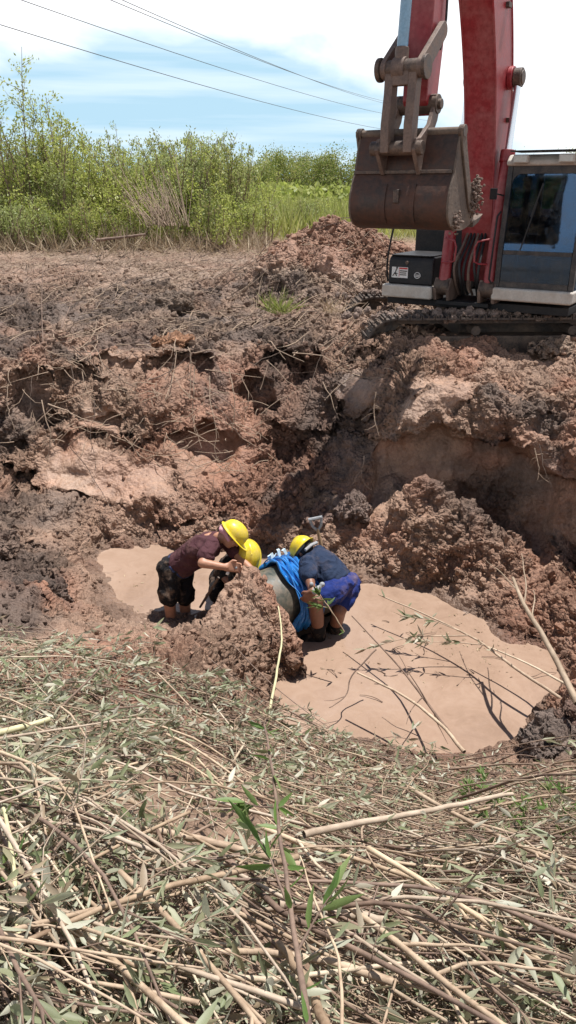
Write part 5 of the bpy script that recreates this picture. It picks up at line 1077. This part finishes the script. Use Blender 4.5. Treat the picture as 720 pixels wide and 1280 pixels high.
# grass tuft on the rim and a thin one
def tuft(name, c, nbl, h, sp, mat, label):
    a = Arr(); P = np.array(c)+rng.normal(0, .05, (nbl, 3))*np.array((1.4, 1, .1)); D_ = rng.normal(0, sp, (nbl, 3)); D_[:, 2] = 1; L = rng.uniform(.5, 1, nbl)*h; a.leaves(P, D_, L, np.full(nbl, .014), rng.uniform(0, 1, nbl)); o = a.build(name, None, None, M[mat], loc=c); tag(o, label, 'grass tuft'); return o
g0 = np.array(Q(352, 392, 10.3)); tuft('grass_tuft', g0, 90, .42, .8, 'grass', 'bright green grass tuft on the mud above the pit rim')
g0 = np.array(Q(415, 392, 10.2)); tuft('grass_tuft', g0, 40, .35, .9, 'straw', 'dry straw tuft on the mud beside the excavator track')
# ------------------------------------------------------------------ thicket behind
LEAFS = ['leafY', 'leafG', 'leafO']
def shrub_proto(kind, h, stems, leaves, spread, tall=False):
    a = Arr()
    per = leaves//stems
    for k in range(stems):
        b = np.array((rng.normal(0, spread*.3), rng.normal(0, spread*.3), -.05)); hh_ = h*rng.uniform(.6, 1.0); lean = rng.normal(0, .14 if tall else .2, 2); e = b+np.array((lean[0]*hh_, lean[1]*hh_, hh_)); c = curve(b, e, 7, .04); a.twig(c, np.linspace(.02, .005, 7), 4)
        for j in range(9):
            t = rng.uniform(.22, .98); i = t*6; q = c[int(i)]+(c[min(int(i)+1, 6)]-c[int(i)])*(i-int(i)); dv = np.array((rng.normal(0, .6), rng.normal(0, .6), rng.uniform(.35, 1.1))); dv /= np.linalg.norm(dv); l = (.24+.4*(1-t))*h/2.6*rng.uniform(.6, 1.2); e2 = q+dv*l; a.twig(np.array([q, (q+e2)/2+rng.normal(0, .02, 3), e2]), [.007, .005, .003], 3)
            m = max(1, per//9); tt = rng.uniform(.0, 1.05, m)[:, None]; P = q+(e2-q)*tt+rng.normal(0, .055, (m, 3)); D_ = dv+rng.normal(0, .8, (m, 3)); LL = rng.uniform(.05, .1, m); a.quads(P, D_, LL, LL*rng.uniform(.3, .5, m), np.clip(rng.normal(.5, .3, m), 0, 1))
    return npmesh('stems', np.concatenate(a.V), np.concatenate(a.F), M['bark2']), npmesh('foliage', np.concatenate(a.LV), np.concatenate(a.LF), M[LEAFS[kind]], {'lv': np.concatenate(a.lv)})
SH = [shrub_proto(k % 3, 2.6, 12, 3000, .9) for k in range(6)]; TALL = [shrub_proto(k % 2, 3.9, 5, 1500, .7, True) for k in range(3)]; LOWS = [shrub_proto(2-k, 1.3, 12, 1700, 1.1) for k in range(3)]
def plant(name, pr, x, y, sc, label, cat, group):
    r = empty(name, (x, y, H0([x], [y])[0]), rng.uniform(0, 6.28)); r.scale = (sc*rng.uniform(.9, 1.15), sc*rng.uniform(.9, 1.15), sc)
    tag(r, label, cat, group); link('stems', pr[0], r); link('foliage', pr[1], r); return r
cnt = 0
for i in range(98):
    y = rng.uniform(22, 33); x = y*rng.uniform(-.56, -.04)
    px = 360+F*x/(y*cP+.5); topy = np.interp(px, [-100, 0, 60, 120, 200, 270, 330], [145, 158, 150, 160, 163, 172, 204]); hwant = 1.85+(y)*math.tan(math.atan((640-topy)/F)-PITCH)-.45
    k = rng.integers(0, 6); sc = hwant/2.55*rng.uniform(.62, 1.06); ty = k % 3
    plant('shrub', SH[k], x, y, sc, ('yellow green shrub in the dense thicket on the left', 'grey green shrub in the dense thicket on the left', 'dark olive shrub in the dense thicket on the left')[ty], 'shrub', ('yellow green shrubs of the thicket', 'grey green shrubs of the thicket', 'olive shrubs of the thicket')[ty])
for i in range(60):
    y = rng.uniform(20.3, 23.5); x = y*rng.uniform(-.52, -.05); k = rng.integers(0, 3); plant('low_shrub', LOWS[k], x, y, rng.uniform(.5, 1.15), ('low olive bush at the front of the thicket', 'low grey green bush at the front of the thicket', 'low yellow green bush at the front of the thicket')[k], 'bush', ('low olive bushes', 'low grey green bushes', 'low yellow green bushes')[k])
for (px, y, sc, lab) in ((46, 23, 1.3, 'tallest thin sapling sticking out above the left thicket'), (64, 24, 1.08, 'thin sapling just right of the tallest one'), (16, 23, 1.02, 'thin sapling at the left edge above the thicket'), (155, 25, .9, 'slender sapling above the thicket, left of its middle'), (265, 25, .82, 'slender sapling above the right part of the thicket'), (98, 24, .82, 'small sapling tip over the thicket left part')):
    x = (px-360)/F*(y*cP+.5); plant('sapling', TALL[rng.integers(0, 3)], x, y, sc, lab, 'sapling', None)
for i in range(34):       # lower bushes to the right, seen past the excavator
    y = rng.uniform(26, 44); x = y*rng.uniform(-.06, .55); k = rng.integers(0, 3); plant('low_shrub', LOWS[k], x, y, rng.uniform(.5, .9), ('low olive bush in the open field behind the excavator', 'low grey green bush in the open field behind the excavator', 'low yellow green bush in the open field behind the excavator')[k], 'bush', ('olive field bushes', 'grey green field bushes', 'yellow green field bushes')[k])
# tall grass and weeds in front of and between the bushes
a = Arr(); n = 26000; y = rng.uniform(22, 48, n); x = y*rng.uniform(-.55, .55, n); k = (x > -.09*y) | (rng.uniform(size=n) < .22); x, y = x[k], y[k]; k = ~((x > -1) & (y < 23)); x, y = x[k], y[k]; n = len(x); z = H0(x, y); D_ = rng.normal(0, .38, (n, 3)); D_[:, 2] = 1; L = rng.uniform(.3, 1.2, n); a.quads(np.c_[x, y, z], D_, L, np.full(n, .045), rng.uniform(0, 1, n))
tag(a.build('tall_grass', None, None, M['grass']), 'tall light green grass and weeds of the field behind the pit', 'grass', kind='stuff')
a = Arr(); n = 2600; y = rng.normal(20.3, .9, n); x = y*rng.uniform(-.55, -.02, n); z = H0(x, y); D_ = rng.normal(0, .75, (n, 3)); D_[:, 2] = abs(D_[:, 2])+.35; L = rng.uniform(.2, .9, n); a.quads(np.c_[x, y, z], D_, L, np.full(n, .022), rng.uniform(0, 1, n))
tag(a.build('dry_stalks', None, None, M['straw']), 'dead broken brown stalks along the foot of the thicket', 'dry stalks', kind='stuff')
a = Arr(); c0 = np.array(Q(207, 282, 19.3)); n = 110; tp = np.array(Q(182, 222, 19.3))
P = c0+rng.normal(0, .32, (n, 3))*np.array((1, .6, .1)); D_ = (tp-c0)+rng.normal(0, .28, (n, 3)); 
for p, d in zip(P, D_): l = rng.uniform(.5, 1.15); a.twig(np.array([p, p+d*l*.5+rng.normal(0, .02, 3), p+d*l]), [.008, .006, .004], 4)
tag(a.build('dead_stalk_bundle', M['root'], loc=c0), 'bundle of dead brown stalks leaning left against the thicket', 'dry stalks')
# far trees on the horizon
def far_tree(x, y, h, w, label):
    r = empty('tree', (x, y, .4)); tag(r, label, 'tree'); a = Arr(); a.twig(np.array([(0, 0, 0), (.1, 0, h*.35), (0, .1, h*.7)]), [h*.045, h*.03, h*.015], 8)
    for k in range(7): q = np.array((0, 0, h*rng.uniform(.25, .5))); e = q+np.array((rng.normal(0, w*.25), rng.normal(0, w*.25), h*.3)); a.twig(curve(q, e, 4, .1), np.linspace(h*.018, h*.006, 4), 5)
    link('trunk', npmesh('trunk', np.concatenate(a.V), np.concatenate(a.F), M['bark2']), r); a = Arr()
    for k in range(34):
        u = rng.normal(size=3); u /= np.linalg.norm(u); c = np.array((0, 0, h*.58))+u*np.array((w*.5, w*.5, h*.36))*rng.uniform(.45, 1); m = 260; P = c+rng.normal(0, 1, (m, 3))*w*.085; D_ = rng.normal(size=(m, 3)); L = rng.uniform(.12, .26, m)*h/6; a.quads(P, D_, L, L*.6, np.clip(rng.normal(.4, .3, m), 0, 1))
    link('crown', npmesh('crown', np.concatenate(a.LV), np.concatenate(a.LF), M['leafO'], {'lv': np.concatenate(a.lv)}), r)
for (px, topy, d, w, lab) in ((348, 186, 75, 5.0, 'round far tree in the middle of the horizon'), (372, 193, 78, 4.5, 'low far tree right of the round one'), (400, 188, 60, 4.2, 'dense far tree left of the bucket'), (425, 187, 58, 4.4, 'dense far tree partly behind the bucket'), (318, 197, 70, 4, 'small far tree left on the horizon beside the thicket'), (662, 196, 70, 5, 'far tree hidden behind the cab'), (735, 190, 70, 6, 'far tree at the right edge beyond the cab')):
    h = 1.45+d*math.tan(math.atan((640-topy)/F)-PITCH); far_tree((px-360)/F*(d*cP+.3), d, h, w, lab)
# far belt of scrub closing the horizon
a = Arr(); n = 42000; th_ = rng.uniform(-.62, .62, n); d = rng.uniform(48, 100, n); x = d*np.sin(th_); y = d*np.cos(th_); hmax = 1.0+.5*vnoise(np.c_[x*.12, y*.12, x*0], 1, 77)+.012*d; z = .45+hmax*rng.uniform(0, 1, n)**.8; D_ = rng.normal(size=(n, 3)); L = rng.uniform(.25, .5, n); a.quads(np.c_[x, y, z], D_, L, L*.6, rng.uniform(0, 1, n))
tag(a.build('far_scrub', None, None, M['leafY']), 'far belt of green scrub along the horizon', 'scrub', kind='stuff')
# ------------------------------------------------------------------ power lines
for (pl, D0, pr, D1, lab) in (((-60, 12), 24, (470, 160), 70, 'lowest of the overhead power lines, crossing the sky to the bucket'), ((-10, -13), 26, (470, 140), 75, 'middle overhead power line crossing the sky'), ((110, -12), 28, (470, 124), 80, 'upper faint power line, left one of the close pair'), ((126, -12), 29, (472, 127), 82, 'upper faint power line, right one of the close pair')):
    a_ = Q(pl[0], pl[1], D0); b_ = Q(pr[0], pr[1], D1); d = b_-a_; mb = MB(); pts = []
    for t in np.linspace(-.25, 1.55, 50): p = a_+d*t; p.z += .9*((t-.5)**2-.25)*0+.0; pts.append(p+Vector((0, 0, 1.2*((t*(t-1))))))
    mb.tube(pts, .016, 6); o = mb.build('power_line', M['wire'], smooth=True); tag(o, lab, 'power line')

# floating bits on the water
a = Arr(); n = 420; th_ = rng.uniform(0, 1, n); cx_ = np.where(th_ < .6, 1.7, np.where(th_ < .8, .6, -1.2)); cy_ = np.where(th_ < .6, 5.35, np.where(th_ < .8, 5.1, 6.4)); P = np.c_[rng.normal(cx_, .35), rng.normal(cy_, .28), np.full(n, -1.614)]; D_ = rng.normal(size=(n, 3)); D_[:, 2] = .02; L = .008+.035*rng.uniform(0, 1, n)**3; a.leaves(P, D_, L, L*.35, rng.uniform(0, 1, n))
tag(a.build('floating_debris', None, None, M['straw']), 'tiny bits of leaf and straw floating on the brown pond', 'debris', kind='stuff')
a = Arr()
for i in range(26):
    x, y = rng.normal(1.2, .6), rng.normal(5.1, .4); h_ = rng.uniform(0, 3); L = rng.uniform(.06, .25); a.twig(curve((x, y, -1.613), (x+L*math.cos(h_), y+L*math.sin(h_), -1.612), 5, .1), np.linspace(.004, .002, 5), 4)
tag(a.build('floating_twigs', M['bark2']), 'small dark twigs floating on the brown pond', 'twigs', kind='stuff')
# ------------------------------------------------------------------ world, sun, camera
W = bpy.data.worlds.new('World'); S.world = W; W.use_nodes = True; nt = W.node_tree; nt.nodes.clear()
def wn(ty, **k):
    o = nt.nodes.new('ShaderNode'+ty); ins = k.pop('i', {})
    for a, b in k.items(): setattr(o, a, b)
    for a, b in ins.items():
        if hasattr(b, 'is_linked'): nt.links.new(b, o.inputs[a])
        else: o.inputs[a].default_value = b
    return o
SUN_EL = 75.; sd = Vector((.8, .6, 0)).normalized()*math.cos(R(SUN_EL)); sd.z = math.sin(R(SUN_EL))
sky = wn('TexSky', sky_type='NISHITA', sun_disc=False, sun_elevation=R(SUN_EL), sun_rotation=math.atan2(sd.x, sd.y), air_density=1.0, dust_density=.6, ozone_density=1.2)
tc = wn('TexCoord').outputs['Generated']; sx = wn('SeparateXYZ', i={0: tc})
el = wn('Math', operation='ARCSINE', i={0: sx.outputs[2]}).outputs[0]
mp = wn('Mapping', i={'Vector': tc, 'Scale': (1.4, 1.4, 3.4), 'Location': (.3, .1, .0)})
nz = wn('TexNoise', i={'Vector': mp.outputs[0], 'Scale': 1.6, 'Detail': 7., 'Roughness': .52, 'Distortion': .3}).outputs['Fac']
# cloud amount: banks of cloud above about 8 degrees on the left and 3 degrees on the right
right = wn('MapRange', i={'Value': sx.outputs[0], 'From Min': -.1, 'From Max': .3, 'To Min': 0., 'To Max': .17}).outputs[0]
a = wn('Math', operation='MULTIPLY_ADD', i={0: el, 1: 3.1, 2: right}).outputs[0]
b = wn('Math', operation='MULTIPLY_ADD', i={0: nz, 1: 1.5, 2: a}).outputs[0]
cl = wn('ValToRGB', i={'Fac': wn('Math', operation='SUBTRACT', i={0: b, 1: .62}).outputs[0]}); cl.color_ramp.elements[0].position = .42; cl.color_ramp.elements[1].position = .62
thin = wn('TexNoise', i={'Vector': wn('Mapping', i={'Vector': tc, 'Scale': (1.5, 1.5, 26.)}).outputs[0], 'Scale': 2.1, 'Detail': 5., 'Roughness': .5}).outputs['Fac']
tr = wn('ValToRGB', i={'Fac': thin}); tr.color_ramp.elements[0].position = .42; tr.color_ramp.elements[1].position = .66
tm = wn('Math', operation='MULTIPLY', i={0: tr.outputs[0], 1: .3}).outputs[0]
cm = wn('Math', operation='MAXIMUM', i={0: cl.outputs[0], 1: tm}).outputs[0]
hi = wn('MapRange', i={'Value': el, 'From Min': .3, 'From Max': .6, 'To Min': 1., 'To Max': .0}).outputs[0]; cm = wn('Math', operation='MULTIPLY', i={0: cm, 1: hi}).outputs[0]
mx = wn('Mix', data_type='RGBA'); nt.links.new(cm, mx.inputs[0]); bl = wn('Mix', data_type='RGBA'); nt.links.new(wn('MapRange', i={'Value': el, 'From Min': .25, 'From Max': .5, 'To Min': .95, 'To Max': .0}).outputs[0], bl.inputs[0]); nt.links.new(sky.outputs[0], bl.inputs[6]); bl.inputs[7].default_value = (6.9, 10.4, 12.8, 1); nt.links.new(bl.outputs[2], mx.inputs[6]); mx.inputs[7].default_value = (17., 17.3, 17.8, 1)
bg = wn('Background', i={'Color': mx.outputs[2], 'Strength': .052}); nt.links.new(bg.outputs[0], wn('OutputWorld').inputs[0])
sl = bpy.data.lights.new('sun', 'SUN'); sl.energy = 5.; sl.angle = R(.5); sl.color = (1, .97, .93); so = bpy.data.objects.new('sun', sl); COL.objects.link(so)
so.rotation_euler = sd.to_track_quat('Z', 'Y').to_euler(); so.location = (0, 0, 30)
cam = bpy.data.cameras.new('camera'); co = bpy.data.objects.new('camera', cam); COL.objects.link(co); S.camera = co
cam.sensor_fit = 'VERTICAL'; cam.sensor_height = 24; cam.lens = 24*F/1280; cam.clip_start = .05; cam.clip_end = 6000
co.location = CAM; co.rotation_euler = (R(90)-PITCH, 0, 0)
S.render.engine = 'CYCLES'
S.view_settings.view_transform = 'Standard'; S.view_settings.look = 'None'; S.view_settings.exposure = .58; S.view_settings.gamma = 1; S.view_settings.use_curve_mapping = False
